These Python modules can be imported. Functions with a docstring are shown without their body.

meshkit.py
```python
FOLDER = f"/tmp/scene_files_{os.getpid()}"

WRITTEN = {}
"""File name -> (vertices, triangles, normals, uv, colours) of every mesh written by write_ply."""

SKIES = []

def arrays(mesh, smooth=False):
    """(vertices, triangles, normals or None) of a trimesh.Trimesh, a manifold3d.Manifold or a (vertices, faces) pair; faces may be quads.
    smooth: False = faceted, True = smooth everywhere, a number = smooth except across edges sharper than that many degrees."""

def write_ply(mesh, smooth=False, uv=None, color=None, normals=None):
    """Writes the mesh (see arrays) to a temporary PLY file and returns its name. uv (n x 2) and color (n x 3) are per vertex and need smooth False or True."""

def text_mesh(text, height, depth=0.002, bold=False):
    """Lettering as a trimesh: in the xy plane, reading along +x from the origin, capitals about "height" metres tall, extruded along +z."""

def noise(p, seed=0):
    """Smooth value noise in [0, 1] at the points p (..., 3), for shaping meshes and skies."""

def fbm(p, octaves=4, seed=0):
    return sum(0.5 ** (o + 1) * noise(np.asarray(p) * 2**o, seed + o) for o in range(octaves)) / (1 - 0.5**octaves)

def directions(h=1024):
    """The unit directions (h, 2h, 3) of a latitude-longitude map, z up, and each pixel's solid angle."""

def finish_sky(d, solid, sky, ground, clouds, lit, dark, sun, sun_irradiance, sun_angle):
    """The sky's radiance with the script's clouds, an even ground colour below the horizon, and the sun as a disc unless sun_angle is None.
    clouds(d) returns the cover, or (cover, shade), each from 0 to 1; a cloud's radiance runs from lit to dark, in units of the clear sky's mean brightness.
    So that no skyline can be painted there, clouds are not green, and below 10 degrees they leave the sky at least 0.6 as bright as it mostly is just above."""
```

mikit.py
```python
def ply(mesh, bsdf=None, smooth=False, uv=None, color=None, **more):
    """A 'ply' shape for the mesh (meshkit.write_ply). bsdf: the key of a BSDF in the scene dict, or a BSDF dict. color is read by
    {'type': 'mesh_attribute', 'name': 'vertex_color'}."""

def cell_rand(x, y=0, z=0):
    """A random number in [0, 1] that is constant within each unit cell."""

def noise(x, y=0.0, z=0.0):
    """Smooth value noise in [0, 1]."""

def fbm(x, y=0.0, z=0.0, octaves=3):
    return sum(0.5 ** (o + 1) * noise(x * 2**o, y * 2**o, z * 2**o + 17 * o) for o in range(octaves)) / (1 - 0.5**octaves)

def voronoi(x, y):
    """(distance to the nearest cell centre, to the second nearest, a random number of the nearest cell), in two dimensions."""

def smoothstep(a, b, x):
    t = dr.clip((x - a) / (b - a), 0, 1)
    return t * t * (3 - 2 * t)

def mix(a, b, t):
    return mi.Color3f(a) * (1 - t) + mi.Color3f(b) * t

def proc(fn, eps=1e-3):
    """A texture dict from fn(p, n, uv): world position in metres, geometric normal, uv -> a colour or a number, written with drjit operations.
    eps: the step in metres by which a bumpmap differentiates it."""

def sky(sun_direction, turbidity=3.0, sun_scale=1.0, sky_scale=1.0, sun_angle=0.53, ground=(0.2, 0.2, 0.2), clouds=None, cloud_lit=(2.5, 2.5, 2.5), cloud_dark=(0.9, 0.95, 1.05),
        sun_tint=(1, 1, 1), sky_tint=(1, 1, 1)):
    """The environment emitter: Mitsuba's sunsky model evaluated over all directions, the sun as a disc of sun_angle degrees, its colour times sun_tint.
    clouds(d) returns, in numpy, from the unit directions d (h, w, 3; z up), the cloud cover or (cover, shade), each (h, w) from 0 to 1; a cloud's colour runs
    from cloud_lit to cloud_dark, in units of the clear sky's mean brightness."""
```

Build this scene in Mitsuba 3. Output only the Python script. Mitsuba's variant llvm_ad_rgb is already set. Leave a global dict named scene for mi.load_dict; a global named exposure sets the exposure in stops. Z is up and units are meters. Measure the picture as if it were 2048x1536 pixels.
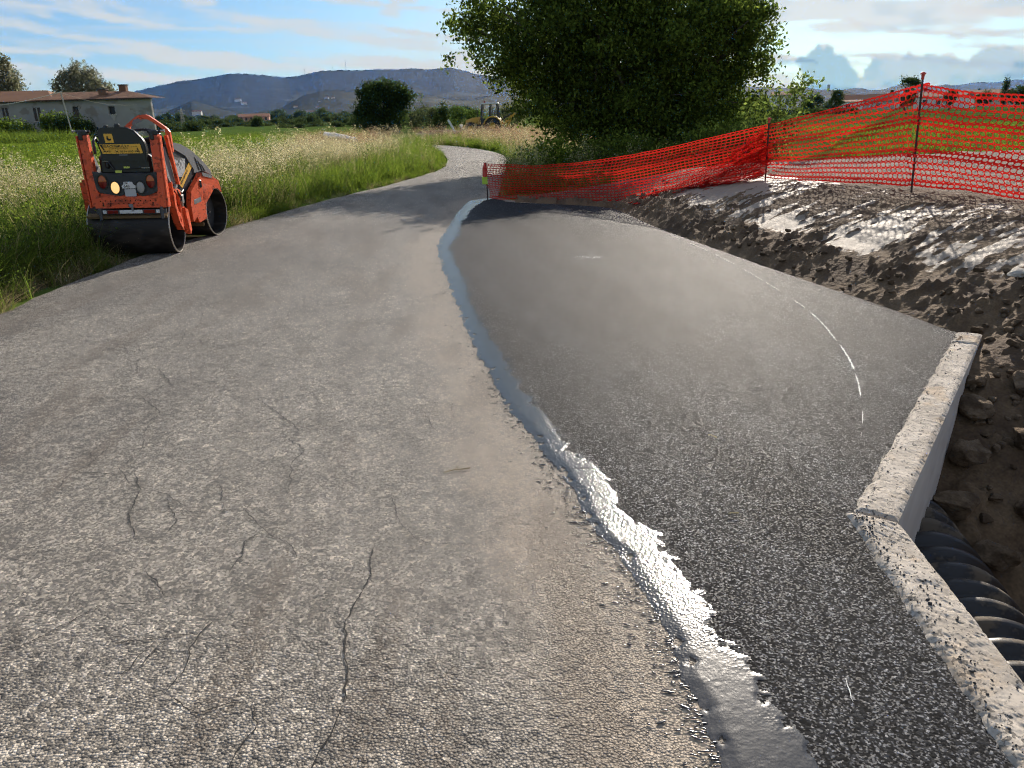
import math, random
import numpy as np
import trimesh
import drjit as dr
import mitsuba as mi
import mikit, meshkit
from mikit import proc, noise, fbm, voronoi, cell_rand, smoothstep, mix
from shapely.geometry import Polygon, LineString, Point, MultiPolygon
from shapely.ops import unary_union
from shapely import affinity
import shapely

T = mi.ScalarTransform4f
scene, labels = {}, {}

# ------------------------------------------------------------------ camera, sky, exposure
CAM_H, PITCH, ROLL, FOCAL = 1.65, math.radians(19.4), math.radians(1.5), 1538.0
_f = np.array([0, math.cos(PITCH), -math.sin(PITCH)])
_u0 = np.cross([1.0, 0, 0], _f)
_u = np.array([1.0, 0, 0]) * math.sin(ROLL) + _u0 * math.cos(ROLL)
_o = np.array([0, 0, CAM_H])
scene['camera'] = {'type': 'perspective', 'fov': 2 * math.degrees(math.atan(1024 / FOCAL)), 'fov_axis': 'x', 'near_clip': 0.05, 'far_clip': 60000.0,
                   'to_world': T().look_at(origin=_o.tolist(), target=(_o + _f).tolist(), up=_u.tolist()), 'medium': {'type': 'ref', 'id': 'haze_air'}}
SUN_AZ, SUN_EL = math.radians(17.5), math.radians(25.0)
SUN = (math.sin(SUN_AZ) * math.cos(SUN_EL), math.cos(SUN_AZ) * math.cos(SUN_EL), math.sin(SUN_EL))
exposure = 2.7


def cloud_field(d):
    az = np.degrees(np.arctan2(d[..., 0], d[..., 1]))
    el = np.degrees(np.arcsin(np.clip(d[..., 2], -1, 1)))
    ss = lambda a, b, x: (lambda t: t * t * (3 - 2 * t))(np.clip((x - a) / (b - a), 0, 1))
    N = lambda x, y, o=4, s=0: meshkit.fbm(np.stack([x, y, 0 * x], -1), o, s)
    # high thin cirrus, in streaks that lie a little aslant
    t = el + 0.12 * az
    warp = N(az / 6, el / 1.5, 3, 40) - 0.5
    ci = N(az / 8 + warp, t / 0.62 + 1.6 * warp, 6, 3)
    veil = N(az / 14, el / 2.6, 4, 9)
    cover = 0.90 * ss(0.46, 0.68, ci) + 0.32 * ss(0.38, 0.70, veil)
    cover = cover + 0.30 * ss(4.5, 0.8, el)                                   # more of it seen end-on near the horizon
    for a0, a1, e0, e1, wd, k in ((-31, -12, 5.4, 5.62, .09, .55), (-31, -11, 4.86, 4.84, .07, .25), (-19, -9.7, 6.5, 4.9, .30, .35), (-13, -2, 5.7, 4.0, .5, .3), (-18, -7, 4.55, 4.8, .06, .35)):
        line = e0 + (az - a0) / (a1 - a0) * (e1 - e0)
        cover = np.maximum(cover, k * np.exp(-((el - line) / wd) ** 2) * ss(a0 - 3, a0 + 3, az) * ss(a1 + 3, a1 - 3, az) * (0.5 + 0.9 * N(az / 2, el / .5, 3, 11)) + cover * 0.75)
    shade = 0.15 + 0 * el
    # small bright puffs
    for a0, e0, w_, h_ in ((-19.3, 7.05, 1.3, .22), (-7.6, 6.5, .9, .3), (-6.6, 7.2, 1.0, .25)):
        q = ((az - a0) / w_) ** 2 + ((el - e0) / h_) ** 2
        cover = np.maximum(cover, 0.85 * ss(1.1, 0.5, q + 1.6 * (N(az / .5, el / .25, 4, 21) - .5)))
    # broken sheet to the right, under the sun
    sheet = N(az / 3.2 + 3, el / .55, 5, 31)
    cover = np.maximum(cover, 0.9 * ss(0.42, 0.62, sheet + 0.13 * ss(3.6, 5.4, el) - 0.3 * ss(14, 8, az)) * ss(3.9, 4.6, el + .5 * (sheet - .5)) * ss(6, 14, az) * ss(24, 9, el))
    shade = np.where((az > 8) & (el > 3.8), 0.28 * ss(0.5, 0.75, N(az / 2.2, el / .4 + 5, 4, 33)), shade)
    # heaped clouds low on the right: pale blue bodies with lit rims
    n1 = N(az / .55, el / .55, 5, 51)
    for tops, k in ((((17.3, 2.5), (18.2, 2.85), (19.6, 3.0), (20.2, 3.4), (20.75, 3.8), (21.3, 3.65), (21.8, 3.2), (22.4, 3.05), (22.9, 2.3), (23.4, 1.5), (23.9, 0.4)), 1.0),
                    (((23.0, 0.2), (23.6, 2.2), (24.1, 2.85), (25.2, 2.75), (26.0, 2.98), (27.2, 2.7), (28.2, 2.85), (29.2, 2.4), (30.1, 3.25), (31.2, 3.0), (33, 2.6), (40, 1.8), (48, .4)), .9)):
        top = np.interp(az, [q[0] for q in tops], [q[1] for q in tops], left=-1, right=-1)
        low = np.where(az < 20.2, 2.5 - 0.5 * ss(19.3, 20.2, az) - 2.2 * ss(19.6, 20.9, az + .8 * (n1 - .5)), 0.0) if k == 1.0 else 0.4 * N(az / 1.5, el / .5, 3, 71)
        e = top - el + 0.65 * (n1 - 0.5) * ss(0.0, 1.2, el) * (0.55 + 0.45 * (k == 1.0)) + 0.35 * (N(az / .22, el / .22, 3, 57) - .5)
        body = ss(0.0, 0.07, e) * ss(low - .3, low + .3, el) * (top > 0)
        inner = ss(0.05, 0.22, e + .25 * (N(az / .8, el / .35, 4, 61) - .5)) * (0.95 if k == 1.0 else 0.55 + 0.4 * ss(.45, .6, N(az / 1.6, el / .6, 4, 63)))
        shade = np.where(body > .02, shade * (1 - body) + inner * body, shade)
        cover = np.where(body > cover, body * (0.95 - .15 * inner), cover)
    return np.clip(cover, 0, 1), np.clip(shade, 0, 1)


def clouds(d):
    """cloud_field, worked out finely low in the north-east quarter of the sky (where it is seen) and four times as coarsely elsewhere."""
    h, w = d.shape[:2]
    small = [np.kron(x, np.ones((4, 4))) for x in cloud_field(d[2::4, 2::4])]
    small = [(x + np.roll(x, 2, 1) + np.roll(x, -2, 1)) / 3 for x in small]
    r0, c0, c1 = int(h * 0.80), int(w * 0.12), int(w * 0.38)
    for k, x in enumerate(cloud_field(d[r0:, c0:c1])):
        small[k][r0:, c0:c1] = x
    return small[0], small[1]


scene['sky'] = mikit.sky(SUN, turbidity=3.0, ground=(0.12, 0.11, 0.09), clouds=clouds, sky_scale=0.62, sky_tint=(0.54, 0.77, 1.10), cloud_lit=(2.9, 3.0, 3.1), cloud_dark=(0.98, 1.60, 2.20), sun_tint=(0.85, 1.0, 1.40))

# ------------------------------------------------------------------ helpers
rng = np.random.default_rng(7)


def numbered(key):
    if key not in scene and key not in labels and not any(k.startswith(key + '__') for k in scene):
        return key
    n = 1
    while True:
        k = f'{key}_{n:03d}'
        if k not in scene and k not in labels and not any(q.startswith(k + '__') for q in scene):
            return k
        n += 1


def tag(key, label=None, cat=None, group=None, kind=None):
    d = {k: v for k, v in (('label', label), ('category', cat), ('group', group), ('kind', kind)) if v}
    labels.setdefault(key, {}).update(d)
    return key


def add(name, mesh, bsdf, parent=None, smooth=False, **kw):
    key = numbered(f'{parent}__{name}' if parent else name)
    to = kw.pop('to_world', None)
    scene[key] = mikit.ply(mesh, bsdf, smooth=smooth, **kw)
    if to is not None:
        scene[key]['to_world'] = to
    return key


def thing(name, label, cat, group=None):
    key = numbered(name)
    return tag(key, label, cat, group)


def P(name, color, rough=0.6, two=True, **kw):
    d = {'type': 'principled', 'base_color': {'type': 'rgb', 'value': list(color)} if not isinstance(color, dict) else color, 'roughness': rough, **kw}
    scene[name] = {'type': 'twosided', 'bsdf': d} if two else d
    return name


def bumped(name, color, rough, fn, scale, eps=1e-3, **kw):
    scene[name] = {'type': 'twosided', 'bsdf': {'type': 'bumpmap', 'arbitrary': proc(fn, eps), 'scale': scale, 'bsdf': {'type': 'principled', 'base_color': color, 'roughness': rough, **kw}}}
    return name


def cat(*ms):
    ms = [m for x in ms for m in (x if isinstance(x, (list, tuple)) else [x])]
    return trimesh.util.concatenate(ms)


def box(c, s, b=0.0, rz=0.0, rx=0.0, ry=0.0):
    """A box with chamfered edges: centre, full sizes, chamfer."""
    h = np.array(s, float) / 2
    b = min(b, h.min() * 0.9)
    if b <= 0:
        m = trimesh.creation.box(extents=s)
    else:
        pts = []
        for sx in (-1, 1):
            for sy in (-1, 1):
                for sz in (-1, 1):
                    for k in range(3):
                        q = h - b
                        q[k] = h[k]
                        pts.append(q * [sx, sy, sz])
        m = trimesh.convex.convex_hull(np.array(pts))
    for a, ax in ((rx, [1, 0, 0]), (ry, [0, 1, 0]), (rz, [0, 0, 1])):
        if a:
            m.apply_transform(trimesh.transformations.rotation_matrix(a, ax))
    m.apply_translation(c)
    return m


def hull(pts):
    return trimesh.convex.convex_hull(np.array(pts, float))


def extrude(poly, depth, b=0.0):
    """Polygon in xy, extruded along +z."""
    if not isinstance(poly, (Polygon, MultiPolygon)):
        poly = Polygon(poly)
    return cat([trimesh.creation.extrude_polygon(g, depth, engine='earcut') for g in getattr(poly, 'geoms', [poly])])


YZ = np.array([[0, 0, 1, 0], [1, 0, 0, 0], [0, 1, 0, 0], [0, 0, 0, 1.0]])   # polygon (y, z) extruded along x
XZ = np.array([[1, 0, 0, 0], [0, 0, -1, 0], [0, 1, 0, 0], [0, 0, 0, 1.0]])  # polygon (x, z) extruded along -y


def side_plate(poly, x0, x1):
    m = extrude(poly, x1 - x0)
    m.apply_transform(YZ)
    m.apply_translation([x0, 0, 0])
    return m


def face_plate(poly, y0, depth):
    """Polygon (x, z) whose near face is at y0, going back by depth."""
    m = extrude(poly, depth)
    m.apply_transform(XZ)
    m.apply_translation([0, y0 + depth, 0])
    return m


def tube(points, r, n=8, caps=True):
    p = np.asarray(points, float)
    r = np.broadcast_to(np.asarray(r, float), (len(p),))
    t = np.gradient(p, axis=0)
    t /= np.linalg.norm(t, axis=1, keepdims=True) + 1e-12
    ref = np.array([0, 0, 1.0]) if abs(t[:, 2]).mean() < 0.85 else np.array([1.0, 0, 0])
    a = np.cross(t, ref)
    a /= np.linalg.norm(a, axis=1, keepdims=True) + 1e-12
    b = np.cross(t, a)
    ang = np.arange(n) * 2 * np.pi / n
    v = (p[:, None] + r[:, None, None] * (np.cos(ang)[None, :, None] * a[:, None] + np.sin(ang)[None, :, None] * b[:, None])).reshape(-1, 3)
    i, j = np.meshgrid(np.arange(len(p) - 1), np.arange(n), indexing='ij')
    q = np.stack([i * n + j, i * n + (j + 1) % n, (i + 1) * n + (j + 1) % n, (i + 1) * n + j], -1).reshape(-1, 4)
    f = np.vstack([q[:, [0, 1, 2]], q[:, [0, 2, 3]]])
    if caps:
        k = len(v)
        v = np.vstack([v, p[:1], p[-1:]])
        jj = np.arange(n)
        f = np.vstack([f, np.stack([(jj + 1) % n, jj, jj * 0 + k], 1), np.stack([(len(p) - 1) * n + jj, (len(p) - 1) * n + (jj + 1) % n, jj * 0 + k + 1], 1)])
    return trimesh.Trimesh(v, f, process=False)


def lathe(prof, n=32, axis='x'):
    """Profile (radius, along) turned about an axis."""
    m = trimesh.creation.revolve(np.array(prof, float), sections=n)
    if axis == 'x':
        m.apply_transform(np.array([[0, 0, 1, 0], [1, 0, 0, 0], [0, 1, 0, 0], [0, 0, 0, 1.0]]))
    elif axis == 'y':
        m.apply_transform(np.array([[0, 1, 0, 0], [0, 0, 1, 0], [1, 0, 0, 0], [0, 0, 0, 1.0]]))
    return m


def moved(m, t=(0, 0, 0), rz=0.0, s=1.0):
    m = m.copy()
    if s != 1.0:
        m.apply_scale(s)
    if rz:
        m.apply_transform(trimesh.transformations.rotation_matrix(rz, [0, 0, 1]))
    m.apply_translation(t)
    return m


def fb(x, y, o=4, s=0):
    x = np.asarray(x, float)
    return meshkit.fbm(np.stack([x, np.broadcast_to(y, x.shape), 0 * x], -1), o, s)


def sstep(a, b, x):
    t = np.clip((np.asarray(x, float) - a) / (b - a), 0, 1)
    return t * t * (3 - 2 * t)


def grid_mesh(xs, ys, zfn, keep=None):
    X, Y = np.meshgrid(xs, ys)
    Z = zfn(X, Y)
    nx, ny = len(xs), len(ys)
    v = np.stack([X, Y, Z], -1).reshape(-1, 3)
    i, j = np.meshgrid(np.arange(ny - 1), np.arange(nx - 1), indexing='ij')
    a = i * nx + j
    q = np.stack([a, a + 1, a + nx + 1, a + nx], -1).reshape(-1, 4)
    if keep is not None:
        q = q[keep(v[q].mean(1))]
    f = np.vstack([q[:, [0, 1, 2]], q[:, [0, 2, 3]]])
    used = np.unique(f)
    inv = np.full(len(v), -1)
    inv[used] = np.arange(len(used))
    return trimesh.Trimesh(v[used], inv[f], process=False)


def resample(pts, step):
    ls = LineString(pts)
    n = max(2, int(ls.length / step) + 1)
    return np.array([ls.interpolate(t, normalized=True).coords[0] for t in np.linspace(0, 1, n)])


def smooth_line(pts, step=0.2, it=2):
    p = np.asarray(pts, float)
    for _ in range(it):
        q = np.empty((2 * len(p) - 2, p.shape[1]))
        q[0::2] = 0.75 * p[:-1] + 0.25 * p[1:]
        q[1::2] = 0.25 * p[:-1] + 0.75 * p[1:]
        p = np.vstack([p[:1], q, p[-1:]])
    return resample(p, step)


def inside(poly, xy):
    return shapely.contains_xy(poly, xy[:, 0], xy[:, 1])

# ------------------------------------------------------------------ lines of the place, in metres (camera over the origin, looking along +y)
ROAD_L = [(-4.2, -4), (-4.45, 2), (-4.68, 5), (-4.80, 7.1), (-4.88, 9.0), (-4.78, 10.8), (-4.57, 12.5), (-4.27, 14.7), (-4.03, 16.1), (-3.58, 18.0), (-3.06, 19.9), (-2.39, 23.3), (-2.11, 25.4), (-2.08, 27.9), (-2.44, 32.8), (-3.10, 38.4), (-4.6, 44), (-8, 49.5), (-14, 54), (-24, 58)]
ROAD_R = [(-23, 61), (-13.5, 57), (-6.5, 51.5), (-2.97, 45.2), (-1.55, 41.0), (-0.40, 36.2), (0.05, 31.7), (0.1, 27.0), (-0.05, 22.6), (-0.15, 18.8), (-0.2, 16.3)]
SEAM_L = [(-0.42, 16.3), (-0.75, 15.86), (-0.87, 13.97), (-0.91, 12.47), (-0.935, 11.3), (-0.94, 10.3), (-0.84, 9.43), (-0.71, 8.47), (-0.58, 7.67), (-0.47, 6.91), (-0.37, 6.19), (-0.296, 5.71), (-0.205, 5.215), (-0.128, 4.825), (-0.061, 4.48), (0.013, 4.18), (0.09, 3.88), (0.16, 3.61), (0.24, 3.37), (0.30, 3.065), (0.34, 2.82), (0.417, 2.63), (0.454, 2.44), (0.482, 2.28), (0.515, 2.13), (0.505, 1.98), (0.516, 1.86), (0.519, 1.75), (0.531, 1.66), (0.55, 1.5), (0.60, 0.8), (0.62, -1), (0.6, -4)]
SEAM_R = [(-0.30, 16.2), (-0.466, 15.79), (-0.665, 14.3), (-0.723, 12.44), (-0.698, 11.25), (-0.778, 10.29), (-0.688, 9.41), (-0.532, 8.45), (-0.424, 7.655), (-0.357, 6.895), (-0.232, 6.176), (-0.141, 5.69), (-0.045, 5.2), (0.021, 4.81), (0.079, 4.47), (0.173, 4.17), (0.228, 3.87), (0.276, 3.6), (0.378, 3.48), (0.434, 3.23), (0.458, 2.99), (0.548, 2.81), (0.585, 2.655), (0.63, 2.44), (0.649, 2.32), (0.675, 2.15), (0.699, 2.0), (0.716, 1.854), (0.753, 1.742), (0.776, 1.65), (0.80, 1.5), (0.86, 0.9), (0.9, -0.5)]
EDGE = [(0.0, 15.65), (0.41, 15.26), (1.2, 14.8), (1.85, 14.25), (2.02, 13.3), (2.08, 12.6), (2.23, 11.36), (2.51, 9.91), (2.74, 8.7), (3.05, 7.23), (3.25, 6.39), (3.36, 5.68)]
KERB_IN = [(3.345, 5.56), (1.425, 2.90), (1.15, 0.2)]
KERB_OUT = [(3.49, 5.46), (1.585, 2.80), (1.355, 0.2)]


def surf(x, y):
    """The gentle unevenness that both roads share."""
    return 0.009 * (fb(np.asarray(x) / 1.6, np.asarray(y) / 2.4, 3, 5) - 0.5) + 0.0012 * (fb(np.asarray(x) / .35, np.asarray(y) / .35, 2, 6) - 0.5)


edge_s, roadL_s, roadR_s = smooth_line(EDGE, .15), smooth_line(ROAD_L, .3), smooth_line(ROAD_R, .3)
seamL_s, seamR_s = resample(SEAM_L, .02), resample(SEAM_R, .02)
_jit = lambda p, a, f, s: p + np.stack([a * (fb(p[:, 1] * f, p[:, 0] * f, 4, s) - .5) * 2, 0 * p[:, 0]], 1)
seamL_s, seamR_s = _jit(_jit(seamL_s, .03, 6, 80), .010, 30, 84), _jit(_jit(seamR_s, .035, 7, 81), .016, 26, 85)
ASPHALT = Polygon(np.vstack([seamL_s + [.04, 0], [(1.0, -4)], [(KERB_IN[2][0], -4)], [(x + .024, y - .012) for x, y in KERB_IN[::-1]], edge_s[::-1], [(-0.2, 16.0)]])).buffer(0)
OLDROAD = Polygon(np.vstack([_jit(roadL_s, .10, 1.3, 82), roadR_s, [(-0.15, 16.25), (0.6, 15.0), (0.6, 4), (0.9, -4)]])).buffer(0)
PIT_LINE = LineString(list(EDGE[1:]) + [(3.49, 5.46), (1.585, 2.80), (1.355, 0.2), (1.3, -3)])
BANK = Polygon([(0.0, 15.3)] + [(x - .25, y - .05) for x, y in EDGE[1:]] + [(3.35, 5.5), (1.50, 2.88), (1.27, 0.2), (1.2, -3), (16, -3), (24, 8), (24, 27), (13, 27), (8.5, 21), (6.2, 17.8), (3.5, 16.6), (0.6, 16.2)]).buffer(0)


def signed(xy, line):
    pts = shapely.points(xy)
    return shapely.distance(line, pts), shapely.line_locate_point(line, pts)


def bank_shape(X, Y):
    """Height of the dug ground right of the asphalt, without clods; also the distance from its foot."""
    s, _ = signed(np.stack([X, Y], -1).reshape(-1, 2), PIT_LINE)
    s = np.where(inside(ASPHALT, np.stack([X, Y], -1).reshape(-1, 2)), 0.0, s).reshape(X.shape)
    top = 0.66 * (1 - np.clip(1 - s / 2.3, 0, 1) ** 1.75)
    top = top * sstep(17.8, 13.6, Y - 0.42 * (X - 1.5)) * (1 - 0.55 * sstep(5.5, 24, s))
    deep = -1.25 * sstep(5.3, 2.55, Y + .35 * (X - 3.4) * sstep(3.4, 5, X))
    pit = deep + (0.62 - deep) * sstep(0.5, 2.9, s)
    k = sstep(5.9, 4.6, Y)
    return top * (1 - k) + np.minimum(pit, 0.66) * k - 0.03, s


def ground_z(X, Y):
    X, Y = np.asarray(X, float), np.asarray(Y, float)
    far = np.hypot(X, Y)
    z = -0.035 + 0.05 * (fb(X / 7, Y / 7, 3, 12) - .5) * sstep(2, 9, far)
    z = z + 0.25 * (fb(X / 60, Y / 60, 3, 13) - .5) * sstep(40, 140, far)
    rise = 0.30 * sstep(8, 16, X) * sstep(120, 30, far)
    return np.where(X > 5, z + rise, z)


# ------------------------------------------------------------------ materials of the ground
def road_fn(p, n, uv):
    f1, f2, r = voronoi(p.x * 112, p.y * 112)
    big = fbm(p.x * 0.9, p.y * 0.5, 3.0, 4)
    mid = fbm(p.x * 7, p.y * 7, 1.0, 3)
    stone = 0.42 + 1.25 * r * r + 0.1 * r
    c = mix((0.180, 0.159, 0.133), (0.270, 0.238, 0.195), smoothstep(0.3, 0.72, big)) * (stone * (0.75 + 0.5 * mid))
    speck = cell_rand(dr.floor(p.x * 38 + .5 * noise(p.x * 30, p.y * 30)), dr.floor(p.y * 38 + .5 * noise(p.x * 30, p.y * 30, 4.0)), 5.0)
    speck2 = cell_rand(dr.floor(p.x * 17 + noise(p.x * 14, p.y * 14)), dr.floor(p.y * 17 + noise(p.x * 14, p.y * 14, 4.0)), 9.0)
    c = c * (0.62 + 0.76 * speck) * (0.86 + 0.28 * speck2)
    # fine sandy dust trodden along the cut, and soil carried by wheels: matter with a ragged edge of its own
    grain = noise(p.x * 260, p.y * 260) * .6 + fbm(p.x * 16, p.y * 9, 2.0, 4)
    edge = -uv.x
    sand = smoothstep(0.62, 0.16, edge + 0.42 * (fbm(p.x * 3, p.y * 2, 5.0, 3) - .5)) * smoothstep(0.35, 0.75, grain * .8 + .15)
    c = mix(c, mi.Color3f(0.30, 0.245, 0.185) * (0.62 + 0.55 * r + 0.25 * speck), sand * 0.88)
    mud = smoothstep(0.56, 0.70, fbm(p.x * 4.5, p.y * 1.1, 9.0, 4) + 0.18 * smoothstep(0.16, 0.0, dr.abs(edge - 0.36)) * smoothstep(3.4, 2.0, p.y)) * smoothstep(.2, .6, noise(p.x * 150, p.y * 150))
    c = mix(c, (0.095, 0.070, 0.048), mud * 0.55)
    return c


def road_bump(p, n, uv):
    f1, f2, r = voronoi(p.x * 112, p.y * 112)
    dome = dr.sqrt(dr.maximum(0.0, 1 - dr.square(f1 / 0.72)))
    return dome * (0.45 + 0.75 * r) + 0.9 * fbm(p.x * 22, p.y * 22, 0.5, 2) + 0.75 * noise(p.x * 48, p.y * 48)


bumped('m_old_road', proc(road_fn), 0.66, road_bump, 0.0058, 0.0012, specular=0.45)


def tarmac_fn(p, n, uv):
    f1, f2, r = voronoi(p.x * 185, p.y * 185)
    g1, g2, q = voronoi(p.x * 95 + 7, p.y * 95)
    k = cell_rand(dr.floor(p.x * 34 + .6 * noise(p.x * 25, p.y * 25)), dr.floor(p.y * 34 + .6 * noise(p.x * 25, p.y * 25, 4.0)), 5.0)
    lanes = fbm(p.x * 3.4 + p.y * .9, p.y * 0.35, 8.0, 4)
    fleck = dr.select(r > .70, 0.060 + 0.34 * (r - .70), 0.015 + 0.020 * r)
    c = fleck * (0.40 + 1.2 * q * q) * (0.80 + 0.40 * k) * (0.80 + 0.40 * smoothstep(.3, .7, lanes))
    return mi.Color3f(0.86, 0.89, 0.95) * c


def tarmac_bump(p, n, uv):
    f1, f2, r = voronoi(p.x * 95 + 7, p.y * 95)
    return dr.sqrt(dr.maximum(0.0, 1 - dr.square(f1 / 0.75))) * (0.5 + 0.7 * r)


def tarmac_rough(p, n, uv):
    f1, f2, r = voronoi(p.x * 185, p.y * 185)
    return dr.select(r > .70, 0.56, 0.86)


bumped('m_new_asphalt', proc(tarmac_fn), proc(tarmac_rough), tarmac_bump, 0.0018, 0.0013, specular=0.085)


def soil_fn(p, n, uv):
    f = fbm(p.x * 5, p.y * 5, p.z * 5, 4)
    g = noise(p.x * 90, p.y * 90, p.z * 90)
    c = mix((0.068, 0.041, 0.021), (0.134, 0.088, 0.047), smoothstep(0.28, 0.72, f)) * (0.7 + 0.6 * g)
    clay = smoothstep(0.40, 0.62, uv.x + 0.75 * (fbm(p.x * 26, p.y * 26, p.z * 26, 3) - .5))
    c = mix(c, (0.265, 0.222, 0.172), clay * (0.8 + 0.2 * g))
    dry = smoothstep(.45, .75, uv.y)
    return mix(c, mi.Color3f(0.20, 0.165, 0.125) * (0.75 + .5 * f), dry * .75)


def soil_rough(p, n, uv):
    clay = smoothstep(0.40, 0.62, uv.x + 0.75 * (fbm(p.x * 26, p.y * 26, p.z * 26, 3) - .5))
    return 0.92 - 0.22 * clay


def soil_bump(p, n, uv):
    clay = smoothstep(0.35, 0.6, uv.x)
    return (fbm(p.x * 40, p.y * 40, p.z * 40, 3)) * (1 - 0.75 * clay)


bumped('m_bank_soil', proc(soil_fn), proc(soil_rough), soil_bump, 0.016, 0.004, specular=0.5)


def field_fn(p, n, uv):
    d = dr.sqrt(p.x * p.x + p.y * p.y)
    f = fbm(p.x * 0.5, p.y * 0.5, 0.0, 4)
    g = fbm(p.x * 9, p.y * 9, 2.0, 3)
    grass = mix((0.042, 0.072, 0.016), (0.088, 0.128, 0.028), smoothstep(0.3, 0.7, 0.6 * f + 0.4 * g))
    strip = fbm(p.x * 0.012, p.y * 0.03, 7.0, 3)
    crops = mix((0.050, 0.070, 0.028), (0.120, 0.110, 0.055), smoothstep(0.45, 0.62, strip))
    c = mix(grass, crops, smoothstep(160, 420, d))
    earth = mi.Color3f(0.085, 0.068, 0.046) * (0.6 + 0.8 * g)
    bare = smoothstep(0.50, 0.66, fbm(p.x * 1.3, p.y * 1.3, 4.0, 4))
    return mix(c, earth, bare * smoothstep(30, 12, d))


P('m_field', proc(field_fn), 1.0, specular=0.0)
P('m_crack', (0.018, 0.016, 0.014), 0.95)
P('m_chalk', (0.62, 0.62, 0.60), 0.9)

# ------------------------------------------------------------------ ground sheet, out to the horizon
rad = np.unique(np.concatenate([[0.3], np.geomspace(1.2, 60, 90), np.geomspace(62, 16000, 60)]))
ang = np.linspace(-np.pi, np.pi, 241)
A_, R_ = np.meshgrid(ang, rad)
gx, gy = R_ * np.sin(A_), R_ * np.cos(A_)
gv = np.stack([gx, gy, ground_z(gx, gy) - 3.0 * sstep(2500, 16000, R_)], -1).reshape(-1, 3)
na = len(ang)
i_, j_ = np.meshgrid(np.arange(len(rad) - 1), np.arange(na - 1), indexing='ij')
a_ = i_ * na + j_
gq = np.stack([a_, a_ + na, a_ + na + 1, a_ + 1], -1).reshape(-1, 4)
BANK_IN = BANK.buffer(-0.35)
gq = gq[~(inside(BANK_IN, gv[gq[:, 0]]) & inside(BANK_IN, gv[gq[:, 1]]) & inside(BANK_IN, gv[gq[:, 2]]) & inside(BANK_IN, gv[gq[:, 3]]))]
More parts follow.
